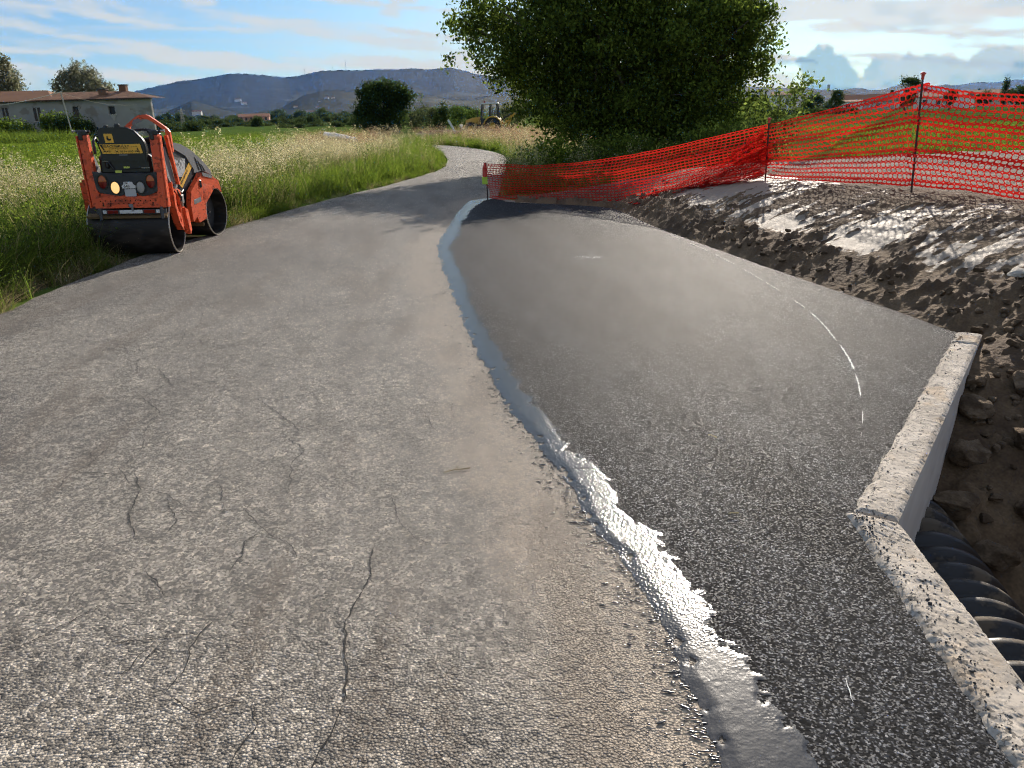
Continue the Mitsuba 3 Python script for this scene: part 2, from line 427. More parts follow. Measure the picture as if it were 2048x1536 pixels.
# nothing of the sheet may roof over the dug ground: drop it there well below
zb = bank_shape(gv[:, 0], gv[:, 1])[0]
near = inside(BANK, gv)
gv[near, 2] = np.minimum(gv[near, 2], zb[near] - 0.12)
add('ground', (gv, gq), 'm_field', smooth=True)
tag('ground', 'flat grassy farmland reaching to the foot of the hills', kind='structure')


def sheet(poly, step_near, zoff, uvfn, y_split=5.0, step_far=0.12):
    """A polygon as a fine sheet: a regular grid clipped to its outline."""
    parts = []
    x0, y0, x1, y1 = poly.bounds
    pieces = [shapely.intersection(poly, shapely.box(x0 - 1, y0 - 1, x1 + 1, y_split)), shapely.intersection(poly, shapely.box(x0 - 1, y_split, x1 + 1, y1 + 1))]
    for pc, st in zip(pieces, (step_near, step_far)):
        if pc.is_empty:
            continue
        for g in getattr(pc, 'geoms', [pc]):
            bx0, by0, bx1, by1 = g.bounds
            xs, ys = np.arange(bx0, bx1 + st, st), np.arange(by0, by1 + st, st)
            m = grid_mesh(xs, ys, lambda X, Y: 0 * X, keep=lambda c: inside(g, c))
            if len(m.faces) == 0:
                continue
            # pull the rim of the grid onto the outline
            e = trimesh.grouping.group_rows(m.edges_sorted, require_count=1)
            rim = np.unique(m.edges_sorted[e])
            v = np.array(m.vertices)
            ring = g.exterior
            loc = shapely.line_locate_point(ring, shapely.points(v[rim, :2]))
            v[rim, :2] = shapely.get_coordinates(shapely.line_interpolate_point(ring, loc))
            parts.append(trimesh.Trimesh(v, m.faces, process=False))
    m = trimesh.util.concatenate(parts)
    v = np.array(m.vertices)
    v[:, 2] = surf(v[:, 0], v[:, 1]) + zoff(v)
    return trimesh.Trimesh(v, m.faces, process=False), uvfn(v)


seam_line = LineString(seamL_s)


def seam_uv(v):
    d = shapely.distance(seam_line.simplify(.01), shapely.points(v[:, :2]))
    x = np.interp(v[:, 1], seamL_s[::-1, 1], seamL_s[::-1, 0])
    return np.stack([np.where(v[:, 0] < x, -d, d), v[:, 1]], 1)


m, uv = sheet(OLDROAD, 0.05, lambda v: 0 * v[:, 0], seam_uv, 14, 0.2)
add('old_road', m, 'm_old_road', smooth=True, uv=uv)
tag('old_road', 'worn grey-brown country road with cracks, bending left in the distance', kind='structure')
edge_line = LineString(np.vstack([edge_s, KERB_IN]))


def lay(v):
    """The new layer: 4 mm thick, rounding down at its free rim."""
    d = shapely.distance(LineString(edge_s), shapely.points(v[:, :2]))
    return 0.004 - 0.010 * sstep(0.09, 0.0, d)


m, uv = sheet(ASPHALT, 0.05, lay, seam_uv, 9, 0.10)
add('new_asphalt', m, 'm_new_asphalt', smooth=True, uv=uv)
tag('new_asphalt', 'fresh black asphalt widening beside the old road', kind='structure')

# ------------------------------------------------------------------ the dug bank and pit
xs = np.unique(np.concatenate([np.arange(-0.4, 6.2, .032), np.arange(6.2, 10, .10), np.arange(10, 24.1, .4)]))
ys = np.unique(np.concatenate([np.arange(-3, 0.8, .12), np.arange(0.8, 9.0, .032), np.arange(9.0, 14.5, .05), np.arange(14.5, 27.1, .25)]))
_bank = {}


def worley(x, y, seed):
    """Distance to the nearest of jittered points, in cells."""
    ix, iy = np.floor(x), np.floor(y)
    best = np.full(x.shape, 9.0)
    for a in (-1, 0, 1):
        for b in (-1, 0, 1):
            cx, cy = ix + a, iy + b
            h = np.sin(cx * 127.1 + cy * 311.7 + seed) * 43758.5453
            k = np.sin(cx * 269.5 + cy * 183.3 + seed) * 43758.5453
            best = np.minimum(best, np.hypot(cx + h - np.floor(h) - x, cy + k - np.floor(k) - y))
    return best


def bank_z(X, Y):
    z, s = bank_shape(X, Y)
    # strokes of the digging bucket run up the slope
    tt = 0.36 * X - 0.93 * Y
    uu = 0.93 * X + 0.36 * Y
    m1 = fb(tt / .62, uu / 1.25, 4, 90)
    m2 = fb(tt / .13, uu / .8, 3, 91)
    where = sstep(0.35, 0.8, s) * sstep(2.5, 1.9, s) * sstep(5.6, 6.6, Y) * sstep(13.6, 12.6, Y)
    m3 = fb(tt / .05, uu / .16, 3, 94)
    clay = where * sstep(0.40, 0.52, 0.50 * m1 + 0.20 * m2 + .30 * m3)
    lumps = worley(X / .085, Y / .085, 1.0)
    lumps2 = worley(X / .17, Y / .17, 4.0)
    amt = sstep(0.0, .12, s) * (1 - 0.88 * sstep(.3, .6, clay))
    foot = sstep(1.3, 0.3, s)
    lumps3 = worley(X / .05, Y / .05, 7.0)
    z = z + amt * (0.020 * (.6 - lumps3) * (.4 + .6 * foot) + 0.055 * (1 - lumps) * (0.5 + foot) * (fb(X / .3, Y / .3, 3, 96) > .47) * sstep(.2, .8, fb(X / .12, Y / .12, 2, 97)) + 0.05 * (0.7 - lumps2) * (0.25 + .65 * foot) * sstep(.35, .65, fb(X / .7, Y / .7, 3, 98)) + 0.10 * (fb(X / .5, Y / .5, 4, 92) - .5))
    z = z + 0.035 * (m2 - .5) * where
    _bank['uv'] = np.stack([clay, sstep(2.0, 3.2, s) * sstep(5, 7, Y)], -1).reshape(-1, 2)
    _bank['all'] = np.stack([X, Y, z], -1).reshape(-1, 3)
    return z


m = grid_mesh(xs, ys, bank_z, keep=lambda c: inside(BANK, c))
from scipy.spatial import cKDTree
_, idx = cKDTree(_bank['all'][:, :2]).query(np.array(m.vertices)[:, :2])
add('earth_bank', m, 'm_bank_soil', smooth=True, uv=_bank['uv'][idx])
tag('earth_bank', 'bank of freshly dug brown earth with pale smeared clay, falling into a pit', kind='structure')
bank_tree = cKDTree(_bank['all'][:, :2])


def bank_at(x, y):
    return float(_bank['all'][bank_tree.query([x, y])[1], 2])

# ------------------------------------------------------------------ bitumen sealing the joint
def tar_bump(p, n, uv):
    f1, f2, r = voronoi(p.x * 120, p.y * 120)
    # where the film is thick it has levelled; where it is thin the stones under it show
    thin = smoothstep(1.75, 2.35, p.y + 0.7 * (fbm(p.x * 7, p.y * 7, 3.0, 3) - .5))
    return 0.35 * fbm(p.x * 40, p.y * 40, 0.3, 2) + (1 - dr.minimum(f1, 1.0)) * r * (0.12 + 0.88 * thin)


bumped('m_tar', {'type': 'rgb', 'value': [0.012, 0.012, 0.014]}, 0.18, tar_bump, 0.0016, 0.003, specular=0.8)
r4 = np.random.default_rng(41)
tips = []
for k in range(70):                                                      # runs and fingers along its right-hand rim
    y = r4.uniform(1.5, 12)
    x = float(np.interp(y, seamR_s[::-1, 1], seamR_s[::-1, 0]))
    ln = r4.uniform(.01, .055)
    a = math.radians(r4.uniform(-42, -12))
    w = r4.uniform(.012, .030)
    c, s_ = math.cos(a), math.sin(a)
    b = np.array([x - .03, y])
    tips.append(Polygon([b + [-s_ * w, c * w], b + [(c * ln * .6 + .03) - s_ * w * .6, s_ * ln * .6 + c * w * .6], b + [c * ln + .03, s_ * ln], b + [(c * ln * .6 + .03) + s_ * w * .6, s_ * ln * .6 - c * w * .6], b + [s_ * w, -c * w]]))
TAR = unary_union([Polygon(np.vstack([seamL_s + [-.012, 0], seamR_s[::-1]])).buffer(0)] + tips).buffer(0.004).buffer(-0.003)
gaps = []
for k in range(210):                                                      # places near the rims where the film broke
    y = r4.uniform(1.4, 13)
    sd = r4.random() < .5
    x = float(np.interp(y, *((seamL_s[::-1, 1], seamL_s[::-1, 0]) if sd else (seamR_s[::-1, 1], seamR_s[::-1, 0])))) + (1 if sd else -1) * abs(r4.normal(0, .014))
    rr = r4.uniform(.004, .015) * (1 + .06 * y)
    a = np.linspace(0, 2 * np.pi, 9)[:-1]
    gaps.append(Polygon(np.stack([x + rr * np.cos(a) * r4.uniform(.5, 1.3, 8), y + rr * 1.6 * np.sin(a) * r4.uniform(.5, 1.3, 8)], 1)).buffer(0))
TAR = TAR.difference(unary_union(gaps))
shapely.prepare(TAR)
tar_parts = []
for y0, y1, st in ((-0.4, 3.4, .006), (3.4, 6.5, .010), (6.5, 16.3, .022)):
    pc = shapely.intersection(TAR, shapely.box(-3, y0, 3, y1))
    bx = pc.bounds
    xs_, ys_ = np.arange(bx[0] - st, bx[2] + st, st), np.arange(y0, y1 + st * .5, st)

    def tar_z(X, Y):
        ins = inside(pc, np.stack([X.ravel(), Y.ravel()], 1)).reshape(X.shape)
        d = np.zeros(X.shape)
        d[ins] = shapely.distance(pc.boundary.simplify(.003), shapely.points(np.stack([X[ins], Y[ins]], 1)))
        left = X - np.interp(Y, seamL_s[::-1, 1], seamL_s[::-1, 0])
        blob = np.sqrt(np.maximum(0, 1 - (worley(X / .03, Y / .03, 9.0) / .42) ** 2)) * (fb(X / .12, Y / .12, 3, 7) > .46)
        ripple = fb(X / .05, Y / .09, 3, 8) - .5
        return surf(X, Y) + 0.002 + 0.0036 * sstep(-.01, .05, left) + .0010 * sstep(0, .012, d) + (.0005 * ripple + .0006 * (1 - worley(X / .013, Y / .013, 3.0)) * sstep(1.6, 2.2, Y + .4 * (fb(X / .1, Y / .1, 2, 14) - .5))) * sstep(.0, .02, d)

    tar_parts.append(grid_mesh(xs_, ys_, tar_z, keep=lambda c: inside(pc, c)))
add('bitumen_seal', cat(tar_parts), 'm_tar', smooth=True)
tag('bitumen_seal', 'wavy strip of glossy black bitumen sealing the joint between old and new road', kind='structure')

dots = []
dome = trimesh.creation.icosphere(subdivisions=1)
for k in range(900):
    y = min(1.45 + r4.exponential(2.2), 9)
    x = float(np.interp(y, seamL_s[::-1, 1], seamL_s[::-1, 0])) - .012 - min(r4.exponential(.045), .2)
    rr = r4.uniform(.0014, .0038) * (1.4 if r4.random() < .12 else 1)
    m = dome.copy()
    m.apply_scale([rr * r4.uniform(1, 4.5), rr, rr * .42])
    m.apply_transform(trimesh.transformations.rotation_matrix(math.radians(r4.uniform(-40, 25)), [0, 0, 1]))
    m.apply_translation([x, y, float(surf(np.array([x]), np.array([y]))[0]) + .004])
    dots.append(m)
add('bitumen_spatter', cat(dots), 'm_tar', smooth=True)
tag('bitumen_spatter', 'fine black spots of bitumen flicked onto the old road beside the seal', kind='stuff')


# ------------------------------------------------------------------ cracks, chalk
def ribbon(pts, w, zoff, seed, rough=.35, step=.015, wander_by=5):
    p = resample(pts, step)
    t = np.gradient(p, axis=0)
    t /= np.linalg.norm(t, axis=1, keepdims=True)
    nrm = np.stack([-t[:, 1], t[:, 0]], 1)
    k = np.arange(len(p))
    wander = (fb(k / 3.0, seed * 3.1, 3, seed) - .5)[:, None] * nrm * w * wander_by
    ww = w * (1 - rough + 2 * rough * fb(k / 1.5, seed * 1.7, 2, seed + 1)) * np.minimum(1, np.minimum(k, len(p) - 1 - k) / 6 + .15)
    a, b = p + wander + nrm * ww[:, None] / 2, p + wander - nrm * ww[:, None] / 2
    v = np.vstack([a, b])
    z = surf(v[:, 0], v[:, 1]) + zoff
    n = len(p)
    i = np.arange(n - 1)
    return trimesh.Trimesh(np.column_stack([v, z]), np.vstack([np.stack([i, i + n, i + n + 1], 1), np.stack([i, i + n + 1, i + 1], 1)]), process=False)


CRACK_OLD = [[(-1.62, 4.55), (-1.42, 4.30), (-1.28, 4.12), (-1.20, 3.98), (-1.22, 3.86), (-1.10, 3.72), (-1.13, 3.55), (-1.08, 3.35), (-1.05, 3.15)], [(-1.22, 4.02), (-1.02, 4.10), (-.85, 4.18)], [(-1.28, 4.0), (-1.5, 3.98), (-1.72, 4.02)],
          [(-1.9, 3.5), (-1.78, 3.3), (-1.72, 3.05), (-1.6, 2.85)], [(-2.5, 5.2), (-2.3, 4.9), (-2.35, 4.6), (-2.1, 4.3), (-2.15, 4.1)], [(-3.1, 6.6), (-2.7, 6.2), (-2.6, 5.8), (-2.75, 5.4), (-2.6, 5.1)],
          [(-.58, 2.75), (-.56, 2.5), (-.60, 2.25), (-.55, 2.0), (-.52, 1.85)], [(-2.7, 4.6), (-2.45, 4.62), (-2.2, 4.7)], [(-3.4, 8.6), (-2.9, 8.1), (-2.75, 7.6), (-2.85, 7.1), (-2.5, 6.8)], [(-2.0, 7.4), (-1.9, 6.9), (-2.05, 6.4)], [(-1.45, 2.6), (-1.36, 2.5), (-1.3, 2.42)]]
rc = np.random.default_rng(64)
CRACKS = list(CRACK_OLD)


def crack_walk(x, y, a, n, depth=0):
    pts = [(x, y)]
    for _ in range(n):
        a += rc.normal(0, .27)
        st = rc.uniform(.04, .12)
        x, y = x + st * math.cos(a), y + st * math.sin(a)
        pts.append((x, y))
        if depth < 2 and rc.random() < .16:
            crack_walk(x, y, a + rc.choice([-1, 1]) * rc.uniform(.7, 1.4), int(n * rc.uniform(.3, .6)) + 2, depth + 1)
    if len(pts) > 2:
        CRACKS.append(pts)


for x, y, a, n in ((-1.2, 3.15, -1.5, 8), (-1.62, 4.55, 2.3, 9), (-2.1, 4.1, -1.2, 10), (-2.6, 5.1, -1.3, 12), (-.56, 3.2, -1.5, 9), (-.53, 1.85, -1.6, 5), (-2.9, 7.0, -1.2, 12), (-2.3, 8.6, -1.9, 12), (-1.9, 6.3, -1.4, 12), (-3.4, 5.9, -1.0, 10), (-1.72, 4.0, 3.3, 6), (-.9, 4.3, .5, 7), (-3.6, 8.9, 1.2, 12), (-1.5, 2.4, -1.9, 6), (-2.2, 3.3, 1.2, 8), (-1.05, 2.3, -1.7, 5), (-2.4, 12.2, .6, 12), (-3.0, 10.2, 1.4, 10)):
    crack_walk(x, y, a, n)
for k, c in enumerate(CRACKS):
    c = [q for q in c if q[0] < float(np.interp(q[1], seamL_s[::-1, 1], seamL_s[::-1, 0])) - .12]
    if len(c) > 2:
        add('crack', ribbon(c, .0050 if k < len(CRACK_OLD) else .0036, .0045, 200 + k, .85, .012), 'm_crack', 'old_road')
CHALK = [(2.247, 10.74), (2.42, 9.47), (2.52, 8.315), (2.545, 7.07), (2.544, 6.57), (2.51, 6.056), (2.401, 5.415), (2.316, 4.997), (2.191, 4.59), (2.09, 4.32), (1.937, 3.93), (1.823, 3.70)]
ch = smooth_line(CHALK, .03)
arc = np.concatenate([[0], np.cumsum(np.hypot(*np.diff(ch, axis=0).T))])
pieces = []
for a, b, w in ((0, .5, .012), (.7, 1.5, .012), (1.6, 2.35, .014), (2.5, 3.2, .014), (3.25, 3.7, .012), (3.95, 4.35, .012), (4.45, 5.35, .017), (5.4, 6.05, .017), (6.1, 6.55, .013), (6.75, 7.0, .009), (7.1, 7.3, .006)):
    pieces.append(ribbon(ch[(arc >= a) & (arc <= b)], w * .62, .0085, int(a * 10) + 3, .6, .015, 1.0))
pieces.append(ribbon([(.993, 1.897), (.968, 1.80)], .006, .0085, 5))
for a, b in (((.74, 9.13), (.98, 9.24)), ((.80, 9.05), (1.13, 9.2)), ((.93, 9.03), (1.12, 9.12))):
    pieces.append(ribbon([a, b], .022, .0085, 7, .7))
add('chalk_mark', cat(pieces), 'm_chalk')
tag('chalk_mark', 'broken curved white chalk line drawn on the fresh asphalt', kind='structure')


# ------------------------------------------------------------------ concrete headwall
def conc_fn(p, n, uv):
    f = fbm(p.x * 9, p.y * 9, p.z * 9, 4)
    g = noise(p.x * 130, p.y * 130, p.z * 130)
    c = mix((0.33, 0.29, 0.24), (0.47, 0.42, 0.355), smoothstep(.25, .75, f)) * (.84 + .32 * g)
    rust = smoothstep(.55, .75, fbm(p.x * 6 + 4, p.y * 6, 1.0, 4)) * .5
    c = mix(c, (0.42, 0.30, 0.18), rust)
    tar = .8 * smoothstep(.63, .70, fbm(p.x * 95, p.y * 95, 3.0, 3) + uv.x) * smoothstep(.5, .8, n.z)
    return mix(c, (0.03, 0.03, 0.03), tar * .9)


def conc_bump(p, n, uv):
    return fbm(p.x * 70, p.y * 70, p.z * 70, 3)


bumped('m_concrete', proc(conc_fn), 0.88, conc_bump, 0.003, 0.002, specular=0.3)
bumped('m_formed_concrete', proc(lambda p, n, uv: mix((0.30, 0.27, 0.24), (0.42, 0.39, 0.35), fbm(p.x * 4, p.y * 4, p.z * 9, 4))), 0.9, lambda p, n, uv: fbm(p.x * 20, p.y * 20, p.z * 60, 3), 0.003, 0.003, specular=0.3)


def wall_piece(a, b, c, d, depth, seed, step=.009, rough=1.0):
    """a-b inner line, d-c outer line; the top is broken concrete, the sides formed."""
    a, b, c, d = (np.array(q, float) for q in (a, b, c, d))
    nu = max(4, int(np.linalg.norm(b - a) / step))
    nv = max(6, int(np.linalg.norm(d - a) / step))
    U, V = np.meshgrid(np.linspace(0, 1, nu), np.linspace(0, 1, nv), indexing='ij')
    p = (a * (1 - U[..., None]) + b * U[..., None]) * (1 - V[..., None]) + (d * (1 - U[..., None]) + c * U[..., None]) * V[..., None]
    X, Y = p[..., 0], p[..., 1]
    e = np.minimum(np.minimum(V, 1 - V) * nv * step, np.minimum(U, 1 - U) * nu * step)
    z = .027 - .013 * np.exp(-(e / .012) ** 2) - .016 * np.exp(-(V * nv * step / .025) ** 2) + rough * (.009 * (fb(X / .07, Y / .07, 5, seed) - .5) - .0035 * (worley(X / .035, Y / .035, seed * 1.3) < .26) * (fb(X / .15, Y / .15, 3, seed + 5) > .47))
    in_ = .03 * (fb(Y / .06, X / .06, 4, seed + 9) - .5)[..., None] * (1 - V[..., None]) ** 3
    nrm = (d - a) / np.linalg.norm(d - a)
    X, Y = X + (in_ * nrm)[..., 0], Y + (in_ * nrm)[..., 1]
    v = np.stack([X, Y, z], -1).reshape(-1, 3)
    q = np.array([[i * nv + j, (i + 1) * nv + j, (i + 1) * nv + j + 1, i * nv + j + 1] for i in range(nu - 1) for j in range(nv - 1)])
    f = np.vstack([q[:, [0, 1, 2]], q[:, [0, 2, 3]]])
    uvs = np.stack([.20 * np.exp(-V / .22) - .02 + .07 * (fb(U * nu / 30, V, 3, seed + 3) - .5), V], -1).reshape(-1, 2)
    ring = np.concatenate([np.arange(nv), np.arange(1, nu) * nv + nv - 1, (nu - 1) * nv + np.arange(nv - 2, -1, -1), np.arange(nu - 2, 0, -1) * nv])
    side = np.vstack([v[ring], v[ring] * [1, 1, 0] + [0, 0, -depth]])
    n = len(ring)
    i = np.arange(n)
    sf = np.vstack([np.stack([i, (i + 1) % n, (i + 1) % n + n], 1), np.stack([i, (i + 1) % n + n, i + n], 1)])
    return trimesh.Trimesh(v, f, process=False), uvs, trimesh.Trimesh(side, sf, process=False)


hw = thing('concrete_headwall', 'low pale concrete wall with rough broken top, bent at a corner beside the asphalt', 'wall')
ki, ko = np.array(KERB_IN), np.array(KERB_OUT)
cut = 0.10
for nm, (a, b, c, d), dep, sd in (('wall', (ki[1] + [-.02, .01], ki[2], ko[2], ko[1] + [-.005, -.02]), 1.3, 301), ('wall', (ki[0] + (ki[1] - ki[0]) * cut, ki[1] + [.02, .02], ko[1] + [0.0, .0], ko[0] + (ko[1] - ko[0]) * cut), 1.3, 302), ('end_block', (ki[0], ki[0] + (ki[1] - ki[0]) * (cut - .006), ko[0] + (ko[1] - ko[0]) * (cut - .006), ko[0]), .5, 303)):
    top, uvs, side = wall_piece(a, b, c, d, dep, sd)
    k = add(nm, top, 'm_concrete', hw, smooth=True, uv=uvs)
    add('side_face', side, 'm_formed_concrete', k, smooth=30)
r5 = np.random.default_rng(5)
bits = []
ico = trimesh.creation.icosphere(subdivisions=0)
for k in range(420):
    if r5.random() < .62:
        t = r5.uniform(0, .62) ** 1.3
        q = (ki[1] * (1 - t) + ki[2] * t) * (1 - (v := abs(r5.normal(0, .35)))) + (ko[1] * (1 - t) + ko[2] * t) * v
    else:
        t = r5.uniform(.0, 1)
        v = abs(r5.normal(-.1, .3))
        q = (ki[1] * (1 - t) + ki[0] * t) * (1 - v) + (ko[1] * (1 - t) + ko[0] * t) * v
    if v > 1:
        continue
    m = ico.copy()
    rr = r5.uniform(.0013, .0048) * (1.5 if r5.random() < .1 else 1)
    m.apply_scale(r5.uniform(.6, 1.3, 3) * rr)
    m.apply_transform(trimesh.transformations.random_rotation_matrix(r5.random(3)))
    m.apply_translation([q[0], q[1], .027 + rr * .42])
    bits.append(m)
P('m_crumb', (0.028, 0.027, 0.027), 0.6)
add('asphalt_crumbs', cat(bits), 'm_crumb')
tag('asphalt_crumbs', 'black crumbs of asphalt scattered over the concrete wall', kind='stuff')

# ------------------------------------------------------------------ corrugated drain pipe
prof = []
for k in range(13 * 10 + 1):
    t = k / 10
    prof.append((.290 + .026 * np.tanh(2.4 * math.sin(2 * math.pi * (t - .25))) , t * .142))
L_ = prof[-1][1]
prof = [(.262, L_), (.262, 0.0), (.284, -.002)] + prof
scene['m_pipe'] = {'type': 'twosided', 'bsdf': {'type': 'principled', 'base_color': proc(lambda p, n, uv: mix((0.013, 0.013, 0.014), (0.11, 0.088, 0.062), smoothstep(.50, .66, fbm(p.x * 9, p.y * 9, p.z * 9, 4) + .12 * (noise(p.x * 90, p.y * 90, p.z * 90) - .5)))), 'roughness': proc(lambda p, n, uv: 0.42 + .40 * smoothstep(.46, .62, fbm(p.x * 9, p.y * 9, p.z * 9, 4))), 'specular': 0.5}}
pa, pb = np.array([1.985, 2.30, -.79]), np.array([2.26, 4.2, -.76])
dz = (pb - pa) / np.linalg.norm(pb - pa)
m = trimesh.creation.revolve(np.array(prof), sections=72)
m.apply_transform(trimesh.geometry.align_vectors([0, 0, 1], dz))
m.apply_translation(pa)
add('drain_pipe', m, 'm_pipe', smooth=40)
tag('drain_pipe', 'black corrugated plastic drain pipe lying in the pit beside the concrete wall', 'pipe')

# ------------------------------------------------------------------ clods and stones
def clod_mesh(seed, flat=.75, sub=3, rough=.62):
    m = trimesh.creation.icosphere(subdivisions=sub)
    v = np.array(m.vertices)
    rr = np.random.default_rng(seed)
    for _ in range(13):                                                    # broken faces
        d = rr.normal(size=3)
        d /= np.linalg.norm(d)
        lim = rr.uniform(.5, .82)
        over = np.maximum(v @ d - lim, 0)
        v -= over[:, None] * d * .9
    v *= (1 + rough * (meshkit.fbm(v * 1.6 + seed, 4, seed) - .5))[:, None]
    v *= [1, rr.uniform(.7, 1), flat * rr.uniform(.8, 1.1)]
    return trimesh.Trimesh(v, m.faces, process=False)


def clod_fn(p, n, uv):
    f = fbm(p.x * 14, p.y * 14, p.z * 14, 4)
    g = noise(p.x * 120, p.y * 120, p.z * 120)
    return mix((0.072, 0.049, 0.030), (0.150, 0.108, 0.069), smoothstep(.3, .7, f)) * (.75 + .5 * g)


bumped('m_clod', proc(clod_fn), 0.95, lambda p, n, uv: fbm(p.x * 60, p.y * 60, p.z * 60, 3), 0.022, 0.004, specular=0.2)
bumped('m_stone', proc(lambda p, n, uv: mix((0.26, 0.24, 0.20), (0.44, 0.41, 0.36), fbm(p.x * 20, p.y * 20, p.z * 20, 4))), 0.9, lambda p, n, uv: fbm(p.x * 60, p.y * 60, p.z * 60, 3), 0.006, 0.003, specular=0.3)
CLODS = [scene_ply for scene_ply in (mikit.ply(clod_mesh(500 + k), 'm_clod', smooth=22) for k in range(7))]
SMALL = [mikit.ply(clod_mesh(520 + k, sub=2), 'm_clod', smooth=22) for k in range(5)]
STONES = [mikit.ply(clod_mesh(540 + k, flat=.6), 'm_stone', smooth=50) for k in range(3)]


def put(name, shape, x, y, r, sink=.35, z=None):
    key = numbered(name)
    z = (bank_at(x, y) if z is None else z) + r * (1 - sink) * .7
    scene[key] = {**shape, 'to_world': T().translate([x, y, z]).rotate([0, 0, 1], float(r4.uniform(0, 360))).rotate([1, 0, 0], float(r4.uniform(-25, 25))).scale([r, r, r])}
    return key


big = [(2.55, 3.95, .15), (2.75, 4.25, .14), (2.35, 3.65, .13), (2.95, 4.55, .12), (2.5, 3.45, .10), (2.66, 3.70, .13), (2.98, 3.95, .11), (2.42, 3.42, .12), (2.78, 3.38, .10), (3.15, 4.32, .12), (3.42, 4.15, .09), (3.05, 4.78, .10), (3.38, 4.72, .13), (3.62, 4.95, .10), (2.55, 3.05, .10), (2.9, 3.0, .12), (3.2, 3.4, .11), (3.5, 3.7, .10), (2.48, 2.75, .08), (3.75, 5.25, .09), (3.95, 4.7, .11), (4.0, 5.2, .08)]
ORD = 'first second third fourth fifth sixth seventh eighth ninth tenth eleventh twelfth thirteenth fourteenth fifteenth sixteenth seventeenth eighteenth nineteenth twentieth'.split() + ['twenty-first', 'twenty-second', 'twenty-third']
for k, (x, y, r) in enumerate(sorted(big, key=lambda q: -q[1])):
    tag(put('earth_clod', CLODS[int(r4.integers(7))], x, y, r), f'{ORD[k]} large brown clod beside the wall, counted from the far end block towards the pipe', 'clod', 'large clods of earth beside the wall')
n_small = 0
for k in range(700):
    y = r4.uniform(2.6, 5.9) if r4.random() < .62 else r4.uniform(5.5, 10.5)
    s = r4.uniform(.06, 1.5 if y < 6.5 else .55)
    q = PIT_LINE.interpolate(PIT_LINE.project(Point(*[float(np.interp(y, [2.8, 5.46], [1.585, 3.49])) if y < 5.46 else float(np.interp(-y, [-c[1] for c in EDGE[1:]], [c[0] for c in EDGE[1:]])), y])))
    x, yy = q.x + s * .93, q.y + s * .1
    if n_small >= 280 or (yy < 4 and x < 2.35):
        continue
    n_small += 1
    tag(put('small_clod', SMALL[int(r4.integers(5))], x, yy, float(r4.uniform(.018, .055)) * (1 if y < 6.5 else .8)), 'small brown clod of earth along the foot of the bank', 'clod', 'small clods along the foot of the bank')
for x, y, r, lab in ((4.02, 5.98, .085, 'pale rough stone lying on the bank at the right edge, largest of the pale ones'), (4.18, 5.62, .06, 'pale flat stone in front of the largest pale stone on the bank'), (3.62, 4.45, .035, 'small whitish stone among the clods beside the concrete wall'), (3.10, 7.05, .03, 'small pale stone at the foot of the bank beyond the end of the wall')):
    tag(put('pale_stone', STONES[int(r4.integers(3))], x, y, r, .2), lab, 'stone')

# ------------------------------------------------------------------ orange barrier netting on iron posts
scene['m_net'] = {'type': 'principledthin', 'base_color': {'type': 'rgb', 'value': [0.57, 0.022, 0.017]}, 'roughness': 0.32, 'diff_trans': 0.8, 'spec_trans': 0.0, 'eta': 1.5}
P('m_iron', (0.045, 0.028, 0.022), 0.75)
P('m_cap', (0.50, 0.05, 0.03), 0.45)
P('m_hivis', (0.42, 0.62, 0.06), 0.6)


def net(bottom, top, cw, nrow, ripple, fold=None, seed=0, hx=.435, hy=.36, bands=True):
    """Extruded plastic mesh: every cell a flat frame round an oval hole."""
    bot, tp = np.array(bottom, float), np.array(top, float)
    cum = lambda p: np.concatenate([[0], np.cumsum(np.linalg.norm(np.diff(p, axis=0), axis=1))])
    cb, ct = cum(bot), cum(tp)
    nc = int(cb[-1] / cw)
    th = np.arange(12) * 2 * np.pi / 12
    sq = lambda t: np.stack([np.clip(1.42 * np.cos(t), -1, 1), np.clip(1.42 * np.sin(t), -1, 1)], 1) * .5
    outer = sq(th)
    I, J = np.meshgrid(np.arange(nc), np.arange(nrow), indexing='ij')
    IJ = np.stack([I.ravel(), J.ravel()], 1)
    band = np.isin(IJ[:, 1], [0, nrow // 3, (2 * nrow) // 3, nrow - 1]) if bands else np.zeros(len(IJ), bool)
    sup = lambda c: np.sign(c) * np.abs(c) ** .75
    inn = np.stack([sup(np.cos(th)), sup(np.sin(th))], 1)
    hxy = np.where(band[:, None], [hx * .95, hy * .62], [hx, hy])
    po = IJ[:, None] + .5 + outer[None]
    pi = IJ[:, None] + .5 + inn[None] * hxy[:, None]
    pts = np.concatenate([po, pi], 1).reshape(-1, 2) / [nc, nrow]
    u, v = pts[:, 0], pts[:, 1]
    B = np.stack([np.interp(u * cb[-1], cb, bot[:, k]) for k in range(3)], 1)
    C = np.stack([np.interp(u * ct[-1], ct, tp[:, k]) for k in range(3)], 1)
    p = B * (1 - v[:, None]) + C * v[:, None]
    d = bot[-1] - bot[0]
    nrm = np.array([-d[1], d[0], 0]) / np.hypot(d[0], d[1])
    off = ripple * (fb(u * nc / 9, v * nrow / 5, 3, seed) - .5) * 2 + ripple * .35 * (fb(u * nc / 2.2, v * nrow / 2.0, 2, seed + 1) - .5) * 2
    if fold is not None:
        off = off + fold(u, v)
    p = p + nrm * off[:, None]
    p[:, 2] += ripple * .5 * (fb(u * nc / 6, v * nrow / 3, 3, seed + 2) - .5)
    k = np.arange(len(IJ))[:, None] * 24
    a = np.arange(12)[None]
    o0, o1, i0, i1 = k + a, k + (a + 1) % 12, k + 12 + a, k + 12 + (a + 1) % 12
    f = np.vstack([np.stack([o0.ravel(), o1.ravel(), i1.ravel()], 1), np.stack([o0.ravel(), i1.ravel(), i0.ravel()], 1)])
    return trimesh.Trimesh(p, f, process=False)


